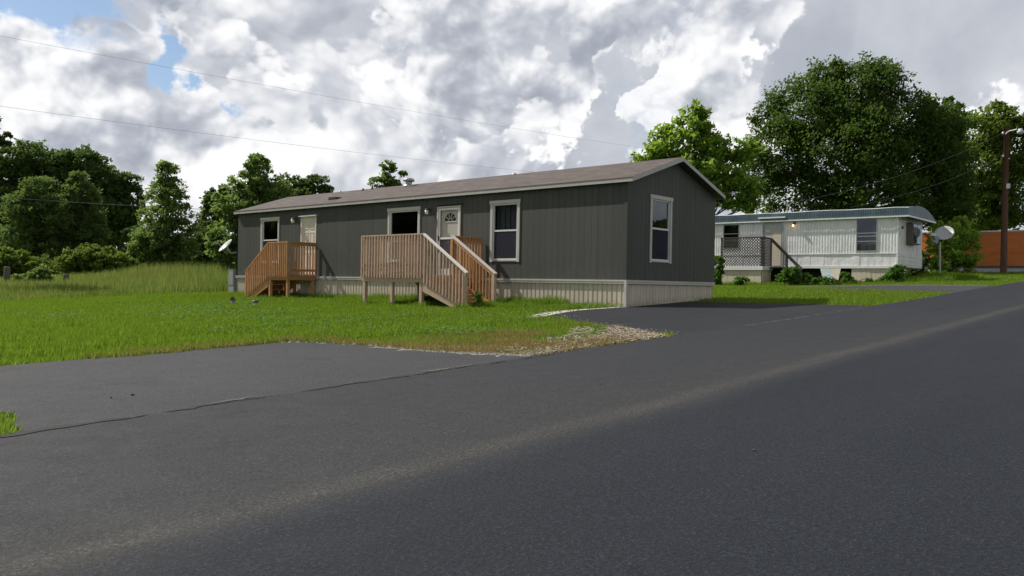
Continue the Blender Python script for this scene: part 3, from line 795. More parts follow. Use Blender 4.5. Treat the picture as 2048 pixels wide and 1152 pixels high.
for (p0, p1, q0, q1) in ((a0 + .012, a0 + e, .07, 1.99), (a1 - e, a1 - .012, .07, 1.99), (a0 + e, a1 - e, 1.93, 1.99), (a0 + e, a1 - e, .07, .26), (a0 + e, a1 - e, 1.10, 1.16)): boxP(b, PF, p0, p1, q0, q1, -.012, .018)
storm = b.build('storm_door', M['plastic_white'], home)
b = MB(); b.add([PF(a0 + e, 1.16, .003), PF(a1 - e, 1.16, .003), PF(a1 - e, 1.93, .003), PF(a0 + e, 1.93, .003)], [(0, 1, 2, 3)]); b.build('storm_pane', M['clear_glass'], storm)
b = MB(); b.add([PF(a0 + e, .26, .004), PF(a1 - e, .26, .004), PF(a1 - e, 1.10, .004), PF(a0 + e, 1.10, .004)], [(0, 1, 2, 3)]); b.build('insect_screen', M['screen'], storm)
b = MB(); boxP(b, PF, a1 - .055, a1 - .03, 1.06, 1.20, -.05, -.0125); b.build('handle', M['dark_metal'], storm)
b = MB(); boxP(b, PF, a0 - .035, a0 + .010, z0, z1 - .02, -.028, .05); boxP(b, PF, a1 - .010, a1 + .035, z0, z1 - .02, -.028, .05); boxP(b, PF, a0 - .035, a1 + .035, z1 - .019, z1 + .02, -.028, .05); b.build('door_frame', M['trim_paint'], home)
b = MB(); boxP(b, PF, a0 - .13, a1 + .03, z1 + .07, z1 + .095, -.075, -.001); boxP(b, PF, a0 - .11, a0 - .06, z1 - .05, z1 + .069, -.03, -.001); b.build('drip_cap', M['siding'], home)
# two porch lamps
for a, z in ((6.80, 1.93), (13.58, 1.93)):
    b = MB(); b.lathe(PF(a, z + .05, .0), [(.06, .001), (.06, .02), (.03, .035)], 12, (-1, 0, 0)); b.tube([PF(a, z + .05, -.02), PF(a, z + .07, -.10), PF(a, z + .04, -.13)], .018, 8)
    b.lathe(PF(a, z + .02, -.13), [(.055, .0), (.06, .03), (.03, .055), (.005, .06)], 12)
    lamp = b.build('porch_lamp', M['dark_metal'], home, False)
    b = MB(); b.lathe(PF(a, z - .10, -.13), [(.03, 0), (.05, .03), (.055, .12)], 12); b.build('lamp_shade', M['plastic_white'], lamp, True)

# ------------------------------------------------------------------ wooden porches
def porch(name, label, xo, xs, y0, y1, dirn, fz, rail, run, nst, m, m_in, gpost, side_panels, cap):
    """deck from X=xo to the wall, Y y0..y1; stairs go off along dirn*Y between X=xo and X=xs"""
    cx, cy = xo / 2, (y0 + y1) / 2
    root = empty(name, (cx, cy, float(gz(cx, cy))), label, 'porch', 'wooden porches on the grey home')
    F = HB + fz; ye = y0 if dirn < 0 else y1                      # stairs leave at this edge
    b = MB(); n = 16; w = (y1 - y0) / n
    for i in range(max(1, int(-xo / .14))):
        x1 = -.03 - i * .14; b.box(x1 - .134, x1, y0 + .02, y1 - .02, F - .035, F)
    b.build('platform', M[m], root)
    b = MB(); b.box(xo, xo + .04, y0, y1, F - .19, F - .037); b.box(xo + .041, -.03, y0, y0 + .04, F - .19, F - .037); b.box(xo + .041, -.03, y1 - .04, y1, F - .19, F - .037); b.build('rim_joist', M[m], root)
    def post(x, y, zt, s=.09, bott=None):
        z0 = float(gz(x, y)) - .1; b = MB(); b.box(x - s / 2, x + s / 2, y - s / 2, y + s / 2, z0, zt); return b.build('post', M[m], root)
    for x, y in gpost: post(x, y, F - .195)
    rt = HB + rail
    bal_h0 = F - .09
    def baluster_proto(z0, z1, mm):
        b = MB(); b.box(-.018, .018, -.018, .018, z0, z1); b.v = [(p[0] + root.location.x, p[1] + root.location.y, p[2]) for p in b.v]
        return b
    def row(p, q, z0p, z1p, z0q, z1q, step, mm):
        """balusters from p to q (x,y); tops and bottoms run linearly"""
        L = math.hypot(q[0] - p[0], q[1] - p[1]); n = max(2, int(round(L / step))); proto = None
        for i in range(n + 1):
            t = i / n; x = p[0] + (q[0] - p[0]) * t; y = p[1] + (q[1] - p[1]) * t
            zb = z0p + (z0q - z0p) * t; zt = z1p + (z1q - z1p) * t
            jx = random.uniform(-.006, .006)
            flat = abs(z0p - z0q) < 1e-6 and abs(z1p - z1q) < 1e-6
            if flat and proto is not None:
                dup_part(proto, (x - px0, y - py0 + jx, 0), root); continue
            b = MB(); b.box(x - .018, x + .018, y - .018, y + .018, zb, zt); o = b.build('baluster', M[mm], root)
            if proto is None: proto = o; px0, py0 = x, y
    def rails(p, q, zp, zq, mm, capm=None, low=None):
        b = MB(); b.bar((p[0], p[1], zp - .06), (q[0], q[1], zq - .06), .038, .088)
        b.build('rail', M[mm], root)
        b = MB(); b.bar((p[0], p[1], zp + .004), (q[0], q[1], zq + .004), .10, .036); b.build('handrail', M[capm or mm], root)
        if low is not None:
            b = MB(); b.bar((p[0], p[1], low[0]), (q[0], q[1], low[1]), .036, .08); b.build('lower_rail', M[mm], root)
    # front
    xf = xo - .02
    row((xf - .02, y0 + .03), (xf - .02, y1 - .03), bal_h0, rt - .02, bal_h0, rt - .02, .115, m)
    rails((xf + .03, y0), (xf + .03, y1), rt, rt, m, m, (F + .24, F + .24))
    # the sides
    for (y, xa, xb, mm) in side_panels:
        sg = -1 if y < cy else 1
        row((xa, y + sg * .02), (xb, y + sg * .02), bal_h0, rt - .02, bal_h0, rt - .02, .115, mm)
        rails((xa, y - sg * .03), (xb, y - sg * .03), rt, rt, mm, mm, (F + .14, F + .14))
    # stairs
    yb = ye + dirn * run
    zg = float(gz((xo + xs) / 2, yb))
    rise = (F - zg) / (nst + 1); tread = run / (nst + .6)
    for i in range(nst):
        zt = F - rise * (i + 1); ya = ye + dirn * (tread * i + .02); yc = ya + dirn * (tread + .02)
        b = MB(); b.box(xo + .05, xs - .05, ya, yc, zt - .04, zt); b.build('step', M[m_in], root)
        b = MB(); b.box(xo + .05, xs - .05, ya - dirn * .012, ya + dirn * .006, zt + .001, zt + rise - .042); b.build('riser', M[m_in], root)
    slope = (F - zg) / run
    for k, x in enumerate((xo + .02, xs - .02)):
        b = MB(); P = lambda xx: [(xx, ye, F - .05), (xx, yb + dirn * .12, zg + .12 - .05), (xx, yb + dirn * .12, zg - .06), (xx, yb - dirn * .25, zg - .06), (xx, ye, F - .42)]
        b.prism(P, x - .019, x + .019); b.build('stringer', M[m if k == 0 else m_in], root)
        tb = HB + .12 if dirn < 0 else HB + .14
        if k == 1 and dirn > 0: continue
        mm = m if k == 0 else m_in
        yt = ye; yend = yb - dirn * .03
        xr = x - .045 if k == 0 else x + .0
        row((xr, yt + dirn * .09), (xr, yend), F - .22, rt - .06 - .05 * 0, zg + .02, tb - .03, .118, mm)
        rails((x, yt), (x, yb + dirn * .06), rt, tb - .02, mm, cap)
        post(x, yb, tb - .045)
        b = MB(); b.box(x - .044, x + .044, yt - .044, yt + .044, F + .001, rt - .045 - (.06 if k == 0 else .04)); b.build('post', M[mm], root)
    return root
porch('wooden_porch', 'wide weathered porch with pale slanted handrails below the front storm door', -2.17, -1.10, 4.70, 7.15, -1, .05, 1.085, 1.5, 4, 'deck_wood', 'porch_wood',
      [(-2.12, 7.06), (-2.12, 5.92), (-2.12, 4.78), (-1.1, 4.78), (-.2, 4.78), (-.2, 7.06)], [(7.15, -2.14, -.06, 'deck_wood'), (4.70, -1.06, -.06, 'porch_wood')], 'sunlit_cap_wood')
porch('wooden_porch', 'small orange-brown porch at the back door, stairs going down to the left', -1.10, -.06, 12.32, 13.50, 1, .05, 1.10, 1.36, 4, 'porch_wood', 'porch_wood',
      [(-1.05, 13.42), (-1.05, 12.40), (-.12, 12.40), (-.12, 13.42)], [(12.32, -1.07, -.06, 'porch_wood')], 'porch_wood')

# ------------------------------------------------------------------ satellite dishes and small things around the homes
def dish(c, aim, r_w, r_h, root, name='dish'):
    aim = Vector(aim).normalized(); q = aim.to_track_quat('Z', 'Y'); c = Vector(c); b = MB(); vs = []; n = 28; rings = 6
    for side in (0, 1):
        for i in range(rings + 1):
            s = i / rings
            for k in range(n):
                t = 2 * pi * k / n; vs.append(c + q @ Vector((r_w * s * cos(t), r_h * s * sin(t), .10 * s * s - .014 * side)))
    fs = []; N = (rings + 1) * n
    for side in (0, 1):
        o = side * N
        for i in range(rings):
            for k in range(n):
                k2 = (k + 1) % n; f = (o + i * n + k, o + i * n + k2, o + (i + 1) * n + k2, o + (i + 1) * n + k); fs.append(f if side == 0 else f[::-1])
    for k in range(n): k2 = (k + 1) % n; fs.append((rings * n + k, rings * n + k2, N + rings * n + k2, N + rings * n + k))
    b.add(vs, fs); return b.build(name, M['dish_grey'], root, True), q
# dish fixed to the far end of the grey home
c = at(454, 494, 31.6); 
sd = empty('satellite_dish', tuple(c), 'grey satellite dish seen edge-on at the far left end of the grey home', 'satellite dish', 'satellite dishes')
aim = Vector(tuple(-(np.array(c) - CAM) / np.linalg.norm(np.array(c) - CAM) * .42 - RGT * .66 + np.array([0, 0, .62])))
dish(c, aim, .29, .33, sd)
b = MB(); b.tube([c - np.array([0, .02, 0.02]), (c[0] + .10, c[1] - .12, c[2] - .25), (.9, L_ + .03, HB + 1.05)], .02, 8); b.build('mast', M['grey_metal'], sd)
b = MB(); tip = Vector(c) + aim.normalized() * .5 + Vector((0, 0, -.16)); b.tube([Vector(c) + Vector((0, 0, -.3)), tip], .012, 6); b.tube([tip, tip + Vector((0, -.1, .04))], .035, 8); b.build('feed_arm', M['grey_metal'], sd)
# grey utility cabinet behind the left corner
p = (.16, L_ + .34, float(gz(.2, L_ + .3)))
cb = empty('utility_cabinet', p, 'tall grey metal utility cabinet standing at the left end of the grey home', 'cabinet')
b = MB(); b.box(-.02, .34, L_ + .14, L_ + .52, p[2] - .05, p[2] + 1.02); b.build('cabinet_body', M['cabinet_grey'], cb)
b = MB(); b.box(-.036, -.021, L_ + .17, L_ + .49, p[2] + .45, p[2] + .99); b.build('cabinet_door', M['cabinet_grey'], cb)
b = MB(); b.box(-.04, .36, L_ + .12, L_ + .54, p[2] + 1.021, p[2] + 1.045); b.build('cabinet_lid', M['grey_metal'], cb)
# two clean-out pipes with caps standing in the lawn
for i, ((px, py), lab, h, tilt) in enumerate((((466, 612), 'stubby white pipe with an open dark mouth sticking out of the lawn', .20, 1), ((511, 614), 'white pipe stub with a dark flat cap in the lawn by the stairs', .20, 0))):
    g = G(px, py); r = empty('drain_pipe', tuple(g), lab, 'drain pipe', 'drain pipes in the lawn')
    b = MB(); b.lathe((g[0], g[1], g[2] - .05), [(.06, 0), (.06, .05 + h), (.05, .05 + h)] if i == 0 else [(.06, 0), (.06, .05 + h * .7), (.03, .05 + h * .7)], 14)
    b.build('pipe', M['pipe_grey'], r, True)
    if i == 0:
        b = MB(); b.tube([(g[0], g[1], g[2] + h - .02), (g[0] - .06, g[1] - .07, g[2] + h)], [.078, .07], 14); b.build('pipe_elbow', M['pipe_grey'], r, True)
        b = MB(); b.tube([(g[0] - .058, g[1] - .068, g[2] + h), (g[0] - .064, g[1] - .075, g[2] + h + .001)], [.056, .056], 14); b.build('pipe_mouth', M['dark_metal'], r)
    else:
        b = MB(); b.lathe((g[0], g[1], g[2] + h * .72), [(.10, 0), (.10, .02), (.07, .04), (.02, .045)], 14); b.build('pipe_cap', M['dark_metal'], r)

# ------------------------------------------------------------------ the old white trailer
XT, YT, TL, TW = 23.40, .65, 15.5, 3.95
TZ0, TZ1 = HB + .95, HB + 3.28
tr = empty('old_trailer', (XT + TW / 2, YT + TL / 2, float(gz(XT, YT + 4))), 'old white ribbed-metal trailer with a faded blue roof edge behind the grey home', 'trailer')
def corr(P, a0, a1, z0, z1, pitch, depth):
    b = MB(); pts = []; a = a0
    while a < a1 - pitch:
        pts += [(a, 0), (a + pitch * .45, 0), (a + pitch * .6, depth), (a + pitch * .85, depth)]; a += pitch
    pts.append((a1, 0)); n = len(pts)
    return b.add([P(q, z0, d) for q, d in pts] + [P(q, z1, d) for q, d in pts], [(i, i + 1, n + i + 1, n + i) for i in range(n - 1)])
PT = lambda a, z, d: (XT + d, a, z)
PTE = lambda a, z, d: (a, YT + d, z)
b = MB(); b.box(XT + .05, XT + TW, YT + .05, YT + TL, TZ0, TZ1); b.build('body', M['trailer_skin'], tr)
Y_D0, Y_D1 = 6.10, 7.08
bigw = (1.59, 2.46, HB + 1.72, HB + 3.19); smw = (8.45, 9.28, HB + 1.95, HB + 3.15)
segs = [(YT, bigw[0] - .04), (bigw[1] + .04, Y_D0 - .08), (Y_D1 + .08, smw[0] - .04), (smw[1] + .04, YT + TL)]
zb = HB + 1.60
for i, (s0, s1) in enumerate(segs): corr(PT, s0, s1, zb, TZ1, .135, .022).build('ribbed_wall', M['trailer_skin'], tr)
for w in (bigw, smw):
    corr(PT, w[0] - .04, w[1] + .04, zb, w[2] - .03, .135, .022).build('ribbed_wall', M['trailer_skin'], tr)
for seg in ((YT, Y_D0 - .1), (Y_D1 + .1, YT + TL)):
    b = MB(); y = seg[0]
    while y + .3 < seg[1]:
        k = random.uniform(-.008, .01); b.box(XT + .012 + k, XT + .06, y + .004, y + .331, TZ0 + .05, zb - .045); y += .335
    b.build('lower_wall', M['trailer_skin'], tr)
b = MB()
for s0, s1 in ((YT - .01, Y_D0 - .1), (Y_D1 + .1, YT + TL)):
    b.box(XT - .022, XT + .06, s0, s1, zb - .04, zb - .002); b.box(XT - .026, XT + .06, s0, s1, TZ0 - .06, TZ0 + .045)
b.build('belt_trim', M['white_metal'], tr)
b = MB(); b.box(XT - .02, XT + .05, YT - .02, YT + .048, TZ0 - .03, TZ1); b.build('corner_trim', M['white_metal'], tr)
# end wall: flat upper skin, horizontal ribs below
b = MB(); b.box(XT + .06, XT + TW - .01, YT + .0, YT + .048, zb + .03, TZ1 - .002); b.build('end_wall', M['trailer_skin'], tr)
b = MB()
for i in range(7): b.box(XT + .05, XT + TW, YT - .015 - .012 * (i % 2), YT + .048, TZ0 + .03 + i * .095, TZ0 + .03 + i * .095 + .09)
b.build('end_ribs', M['trailer_skin'], tr)
b = MB(); b.box(XT + 1.25, XT + 2.55, YT - .30, YT - .002, HB + 2.06, HB + 3.08); bay = b.build('bay_window', M['brown_unit'], tr)
b = MB(); b.box(XT + 1.32, XT + 1.9, YT - .312, YT - .302, HB + 2.12, HB + 2.62); b.box(XT + 1.95, XT + 2.48, YT - .312, YT - .302, HB + 2.12, HB + 3.0); b.box(XT + 1.32, XT + 1.9, YT - .312, YT - .302, HB + 2.68, HB + 3.0); b.build('pane', M['glass'], bay)
b = MB(); b.box(XT + 3.0, XT + 3.65, YT - .02, YT - .001, TZ0 + .1, HB + 3.1); b.build('door', M['white_metal'], tr)
b = MB(); b.box(XT + .55, XT + .68, YT - .05, YT - .001, HB + 2.74, HB + 2.86); b.build('outlet_cover', M['dark_metal'], tr)
# windows
def twin(w, rows):
    y0, y1, z0, z1 = w; b = MB(); t = .045
    b.box(XT - .03, XT + .03, y0 - t, y0, z0 - t, z1 + t); b.box(XT - .03, XT + .03, y1, y1 + t, z0 - t, z1 + t); b.box(XT - .03, XT + .03, y0 + .001, y1 - .001, z1, z1 + t); b.box(XT - .03, XT + .03, y0 + .001, y1 - .001, z0 - t, z0)
    for q in rows: b.box(XT - .018, XT + .03, y0 + .001, y1 - .001, z0 + (z1 - z0) * q - .016, z0 + (z1 - z0) * q + .016)
    f = b.build('window', M['grey_metal'], tr)
    b = MB(); b.add([(XT + .0, y0, z0), (XT + .0, y1, z0), (XT + .0, y1, z1), (XT + .0, y0, z1)], [(3, 2, 1, 0)]); b.build('pane', M['glass'], f)
    b = MB(); b.box(XT + .030, XT + .048, y0, y1, z0, z1); b.build('dark_interior', M['dark_void'], f)
twin(bigw, (.30, .46, .56)); twin(smw, (.35, .62))
b = MB(); b.box(XT + .012, XT + .029, 1.62, 2.0, bigw[2] + .02, bigw[2] + .40); b.box(XT + .012, XT + .029, 2.05, 2.3, bigw[2] + .05, bigw[2] + .28); b.build('window_clutter', M['room_wall'], tr)
# door and its frame, roof awning strip
b = MB(); b.box(XT - .02, XT + .048, Y_D0 + .02, Y_D1 - .02, TZ0 + .02, HB + 3.30); door = b.build('door', M['fascia_paint'], tr)
b = MB(); b.box(XT - .03, XT - .021, Y_D0 + .06, Y_D0 + .5, TZ0 + .06, HB + 2.72); b.build('door_panel', M['beige_panel'], door)
b = MB(); b.box(XT - .05, XT + .05, Y_D0 - .08, Y_D0, TZ0, HB + 3.36); b.box(XT - .05, XT + .05, Y_D1, Y_D1 + .08, TZ0, HB + 3.36); b.build('door_frame', M['grey_metal'], tr)
b = MB(); b.box(XT - .24, XT - .17, Y_D0 - .22, Y_D1 + .22, HB + 3.40, HB + 3.47); b.build('door_awning', M['white_metal'], tr)
# roof: tall blue fascia, bowed top that overhangs the near end
def troof(y):
    pts = [(XT - .14, y, TZ1 + .0), (XT - .16, y, TZ1 + .36)]
    n = 14
    for i in range(n + 1):
        t = i / n; pts.append((XT - .14 + (TW + .55) * t, y, TZ1 + .37 + .20 * sin(pi * min(1, t * 1.02)) - .28 * t ** 4))
    pts.append((XT + TW + .40, y, TZ1 - .02)); return pts
b = MB(); b.prism(troof, YT - .48, YT + TL + .1); troofo = b.build('roof', M['blue_tin'], tr)
b = MB()
for i in range(int(TL / .11)):
    y = YT - .46 + i * .11; b.box(XT - .166, XT - .162, y, y + .05, TZ1 + .03, TZ1 + .34)
b.build('roof_ribs', M['blue_tin'], troofo)
b = MB(); b.box(XT - .20, XT - .163, YT - .5, YT + TL + .1, TZ1 - .05, TZ1 + .012); b.box(XT - .165, XT + TW + .42, YT - .52, YT - .482, TZ1 - .06, TZ1 + .015); b.build('eave_trim', M['white_metal'], troofo)
pts = []
b = MB()
for i in range(32):
    y = YT - .48 + (TL + .5) * i / 31; pts.append((XT - .15, y, TZ1 + .375 + random.uniform(-.012, .02)))
b.tube(pts, .022, 6); b.build('roof_edge', M['white_metal'], troofo)
# lit lamp on its wall
b = MB(); lz = HB + 3.02; ly = 5.49
b.box(XT - .02, XT - .001, ly - .05, ly + .05, lz + .04, lz + .18); b.tube([(XT - .02, ly, lz + .12), (XT - .16, ly, lz + .16), (XT - .18, ly, lz + .10)], .02, 8); b.lathe((XT - .18, ly, lz + .03), [(.09, 0), (.06, .08), (.03, .10)], 12)
lamp = b.build('wall_lamp', M['rust'], tr)
b = MB(); b.lathe((XT - .18, ly, lz - .07), [(.01, 0), (.045, .02), (.05, .06), (.03, .11)], 12); b.build('bulb', M['bulb_glow'], lamp, True)
b = MB(); b.bar((XT - .008, 5.05, HB + 2.62), (XT - .008, 4.45, HB + 2.0), .02, .05, (1, 0, 0))
# skirting: some panels still up, the rest open
b = MB(); b.box(XT + .55, XT + .6, YT + .1, YT + TL, float(gz(XT, YT)) - .1, TZ0 - .001); b.build('under_shade', M['dark_void'], tr)  # near-black sheet stands in for the deep shade below the trailer
def board_row(y0, y1, x, m, name, zt, w=.30, lean=0.0):
    b = MB(); y = y0
    while y < y1 - .02:
        y2 = min(y1, y + w); k = random.uniform(-.008, .008)
        b.box(x + k, x + k + .02, y + .004, y2 - .004, float(gz(x, y)) - .06, zt); y = y2
    return b.build(name, m, tr)
board_row(.72, 2.72, XT + .03, M['beige_panel'], 'skirting', TZ0 - .062, .22)
b = MB()
for (yy, wv, mm) in ((3.75, .42, 'blue_scrap'), (3.38, .22, 'beige_panel')):
    b2 = MB(); z0 = float(gz(XT, yy)) - .03
    b2.add([(XT - .02, yy + wv, TZ0 - .062), (XT - .02, yy - wv * .9, TZ0 - .062), (XT - .20, yy - wv * .5, z0), (XT - .20, yy + wv * .35, z0), (XT + .0, yy + wv, TZ0 - .062), (XT + .0, yy - wv * .9, TZ0 - .062), (XT - .18, yy - wv * .5, z0), (XT - .18, yy + wv * .35, z0)],
           [(0, 1, 2, 3), (7, 6, 5, 4), (0, 4, 5, 1), (1, 5, 6, 2), (2, 6, 7, 3), (3, 7, 4, 0)]); b2.build('loose_skirting', M[mm], tr)
b2 = MB(); z0 = float(gz(XT, YT)) - .03
b2.add([(XT - .03, YT - .03, TZ0), (XT + .30, YT - .03, TZ0), (XT + .42, YT - .16, z0), (XT - .03, YT - .12, z0), (XT - .03, YT - .01, TZ0), (XT + .30, YT - .01, TZ0), (XT + .42, YT - .14, z0), (XT - .03, YT - .10, z0)],
       [(0, 1, 2, 3), (7, 6, 5, 4), (0, 4, 5, 1), (1, 5, 6, 2), (2, 6, 7, 3), (3, 7, 4, 0)]); b2.build('loose_skirting', M['blue_scrap'], tr)

# lattice porch in front of the trailer door
XP = 21.75; FZ = HB + .93; RZ = HB + 2.40
gp = float(gz(XP, 7.5))
lp = empty('lattice_porch', ((XP + XT) / 2, 7.5, gp), 'raised porch screened with grey diagonal lattice at the trailer door', 'porch')
b = MB(); b.box(XP, XT - .06, 6.40, 8.62, FZ - .05, FZ); b.box(XT - .9, XT - .06, 5.55, 6.39, FZ - .05, FZ); b.build('platform', M['lattice_wood'], lp)
b = MB(); b.box(XP - .04, XP - .002, 6.36, 8.66, FZ - .17, FZ + .02); b.box(XP, XT - .5, 6.36, 6.398, FZ - .17, FZ + .02); b.build('rim_board', M['white_metal'], lp)
def boards(P, a0, a1, w, zt, name):
    b = MB(); a = a0
    while a < a1 - .02:
        a2 = min(a1, a + w); k = random.uniform(0, .02)
        x, y = P(a); x2, y2 = P(a2 - .012)
        zz = float(gz(x, y)) - .06
        b.bar((x, y, (zz + zt) / 2 - .0), (x2, y2, (zz + zt) / 2), .02, zt - zz); a = a2
    return b.build(name, M['beige_panel'], lp)
boards(lambda a: (XP + .05, a), 6.46, 8.56, .36, FZ - .172, 'skirt_board')
boards(lambda a: (XP + .08 + a, 6.44), 0, 1.05, .5, FZ - .172, 'skirt_board')
def lattice(P, a0, a1, z0, z1, pitch=.145, w=.036):
    b = MB()
    for sgn, d in ((1, 0.0), (-1, .012)):
        H = z1 - z0; c = a0 - H if sgn > 0 else a0
        while c < (a1 if sgn > 0 else a1 + H):
            # slat runs along a = c + sgn*(z - z0)
            t0, t1 = 0.0, H
            if sgn > 0: t0 = max(t0, a0 - c); t1 = min(t1, a1 - c)
            else: t0 = max(t0, c - a1); t1 = min(t1, c - a0)
            if t1 - t0 > .03: b.bar(P(c + sgn * t0, z0 + t0, d), P(c + sgn * t1, z0 + t1, d), w, .010, P(0, 0, 1)[0:3] and tuple(np.array(P(0, 0, 1)) - np.array(P(0, 0, 0))))
            c += pitch
    return b
lattice(lambda a, z, d: (XP + .0 + d, a, z), 6.42, 8.60, FZ + .03, RZ - .05).build('lattice_panel', M['lattice_wood'], lp)
lattice(lambda a, z, d: (a, 6.41 + d, z), XP + .02, XP + 1.12, FZ + .0, RZ - .05).build('lattice_panel', M['lattice_wood'], lp)
b = MB(); b.bar((XP + .006, 6.38, RZ - .03), (XP + .006, 8.64, RZ - .03), .05, .06); b.bar((XP, 6.415, RZ - .03), (XP + 1.14, 6.415, RZ - .05), .05, .06); b.build('top_rail', M['lattice_wood'], lp)
for x, y in ((XP + .035, 6.45), (XP + .035, 8.58), (XP + 1.12, 6.45)):
    b = MB(); b.box(x - .035, x + .035, y - .04, y + .04, FZ + .001, RZ - .062); b.build('post', M['lattice_wood'], lp)
xs_ = XT - .55
b = MB(); b.bar((XP + 1.12, 6.42, RZ - .10), (xs_, 4.85, HB + .80), .06, .14); b.build('handrail', M['lattice_wood'], lp)
for (x, y, zt) in ((xs_, 4.90, HB + .74), (xs_, 5.62, HB + 1.50)):
    b = MB(); b.box(x - .045, x + .045, y - .045, y + .045, float(gz(x, y)) - .05, zt); b.build('post', M['lattice_wood'], lp)
for i in range(3):
    b = MB(); zt = FZ - .05 - .2 * (i + 1); b.box(XT - .9, XT - .1, 5.52 - .24 * (i + 1), 5.52 - .24 * i - .01, zt - .04, zt); b.build('step', M['lattice_wood'], lp)

# satellite dish on a post beside the trailer
g = G(1880, 559); 
sd = empty('satellite_dish', tuple(g), 'pale round satellite dish on a tall thin post at the trailer end', 'satellite dish', 'satellite dishes')
k = float((np.array(g) - CAM) @ FWD)
top = at(1880, 484, k); c = at(1889, 468, k - .05)
b = MB(); b.tube([(g[0], g[1], g[2] - .1), (top[0], top[1], top[2])], .045, 10); b.build('post', M['grey_metal'], sd)
aim = Vector((-.30, -.86, .42)).normalized()
aim = Vector(tuple(-FWD * .60 - RGT * .45 + np.array([0, 0, .45])))
dd, q = dish(c, aim, .44, .40, sd)
lnb = at(1867, 470, k - .55)
b = MB(); b.tube([tuple(at(1876, 482, k - .05)), tuple(at(1868, 477, k - .45)), tuple(lnb)], .022, 8); b.build('feed_arm', M['dark_metal'], sd)
b = MB(); b.bar(tuple(lnb + np.array([0, 0, .05]) - RGT * .14), tuple(lnb + np.array([0, 0, .0]) + RGT * .10), .10, .13); b.build('feed_horn', M['plastic_white'], sd)
b = MB(); b.bar(tuple(at(1866, 476, k - .3)), tuple(at(1875, 482, k - .2)), .12, .34); b.build('bracket', M['cabinet_grey'], sd)

# ------------------------------------------------------------------ orange trailer far right, pole, wires, posts
XO = 46.3
zo = float(gz(XO, 1))
ob = empty('orange_trailer', (XO + 2, 4, zo), 'long orange-brown panelled trailer with a pale grey base at the right edge', 'trailer')
def zpx(py, px=1985):                             # height of a line on that trailer's front
    d = px_dir(px, py); t = (XO - CAM[0]) / d[0]; return (CAM + d * t)[2]
z_top, z_bot, z_mid = zpx(464), zpx(532), zpx(507)
b = MB(); b.box(XO + .02, XO + 4, -2.9, 11, z_bot, z_top); b.build('body', M['orange_panel'], ob)
b = MB(); b.box(XO - .01, XO + .019, -2.9, 11, z_bot + .02, z_mid - .03); b.box(XO - .01, XO + .019, -2.9, 11, z_mid + .02, z_top - .22)
b.box(XO - .02, XO + .019, -2.9, 11, z_top - .2, z_top - .02); b.build('panel_board', M['orange_panel'], ob)
b = MB(); b.box(XO - .05, XO + 4.15, -3.05, 11.15, z_top + .001, z_top + .10); b.build('roof', M['white_metal'], ob)
b = MB(); b.box(XO - .03, XO + 3.9, -2.93, 11, z_bot - .14, z_bot - .002); b.build('base_trim', M['brown_unit'], ob)
b = MB()
for i in range(12): b.box(XO + .0 + .01 * (i % 2), XO + .06, -2.88 + i * 1.16, -2.88 + (i + 1) * 1.16 - .02, zo - .6, z_bot - .142)
b.box(XO + .07, XO + 3.8, -2.86, 11, zo - .6, z_bot - .143); b.build('base', M['foundation'], ob)

g = G(2007, 546.5); k = float((g - CAM) @ FWD); ptop = at(2009.5, 256, k)
ptop = np.array([g[0] + .05, g[1], ptop[2]])
pole = empty('street_light_pole', tuple(g), 'tall reddish-brown wooden utility pole carrying a street light at the right edge', 'utility pole')
b = MB(); b.tube([(g[0], g[1], g[2] - .3), (g[0] + .02, g[1], (g[2] + ptop[2]) / 2), tuple(ptop)], [.20, .18, .145], 14); b.build('pole', M['pole_wood'], pole, True)
pa = at(2012, 268, k - .15); pb = at(2019, 262, k - .5); pc = at(2034, 258.5, k - .9)
b = MB(); b.tube([tuple(pa), tuple(at(2014, 265, k - .25)), tuple(pb), tuple(pc)], .035, 8); arm = b.build('lamp_arm', M['white_metal'], pole, True)
hd = at(2041, 262, k - .95)
b = MB(); b.lathe(tuple(hd - np.array([0, 0, .22])), [(.02, 0), (.14, .03), (.19, .12), (.20, .2), (.13, .26), (.12, .36), (.02, .38)], 16); b.build('lamp_head', M['dish_grey'], pole, True)
t = at(2016.5, 372, k - .2); b = MB(); b.box(t[0] - .04, t[0] + .02, t[1] - .10, t[1] + .10, t[2] - .15, t[2] + .15); b.build('meter_tag', M['white_metal'], pole)
for py, off in ((266, -5), (312, -5)):
    t = at(2006, py, k - .15); b = MB(); b.lathe(tuple(t), [(.03, -.08), (.06, -.05), (.06, .05), (.03, .08)], 10); b.build('insulator', M['white_metal'], pole, True)

def wire(p, q, sag, r, label, m='wire_dark', n=24):
    p = np.array(p); q = np.array(q); pts = []
    for i in range(n + 1):
        t = i / n; v = p + (q - p) * t; v = v - np.array([0, 0, sag * 4 * t * (1 - t)]); pts.append(tuple(v))
    b = MB(); b.tube(pts, r, 5); return tag(b.build('power_line', M[m]), label, 'power line', 'overhead wires')
wire(at(-260, 22, 26), at(1335, 303, 62), .25, .0048, 'upper thin wire crossing the clouds from the top left corner')
wire(at(-260, 176, 30), at(1290, 364, 64), .30, .0055, 'lower thin wire crossing the clouds down to the grey home roof')
wire(at(-120, 385, 62), at(520, 423, 72), .15, .02, 'dark wire passing low behind the trees at the left')
wire(at(2004, 267, k - .1), (XT + .3, 6.0, TZ1 + .9), .5, .0055, 'service wire sloping from the pole top to the white trailer', 'wire_bright')
wire(at(2004, 312, k - .1), (XT + .5, 3.0, TZ1 + .55), .35, .004, 'lower service wire from halfway up the pole towards the trailer', 'wire_bright')
b = MB(); b.tube([(XT + .3, 6.0, TZ1 + .3), (XT + .3, 6.0, TZ1 + .95)], .03, 8); b.build('service_mast', M['grey_metal'], tr)

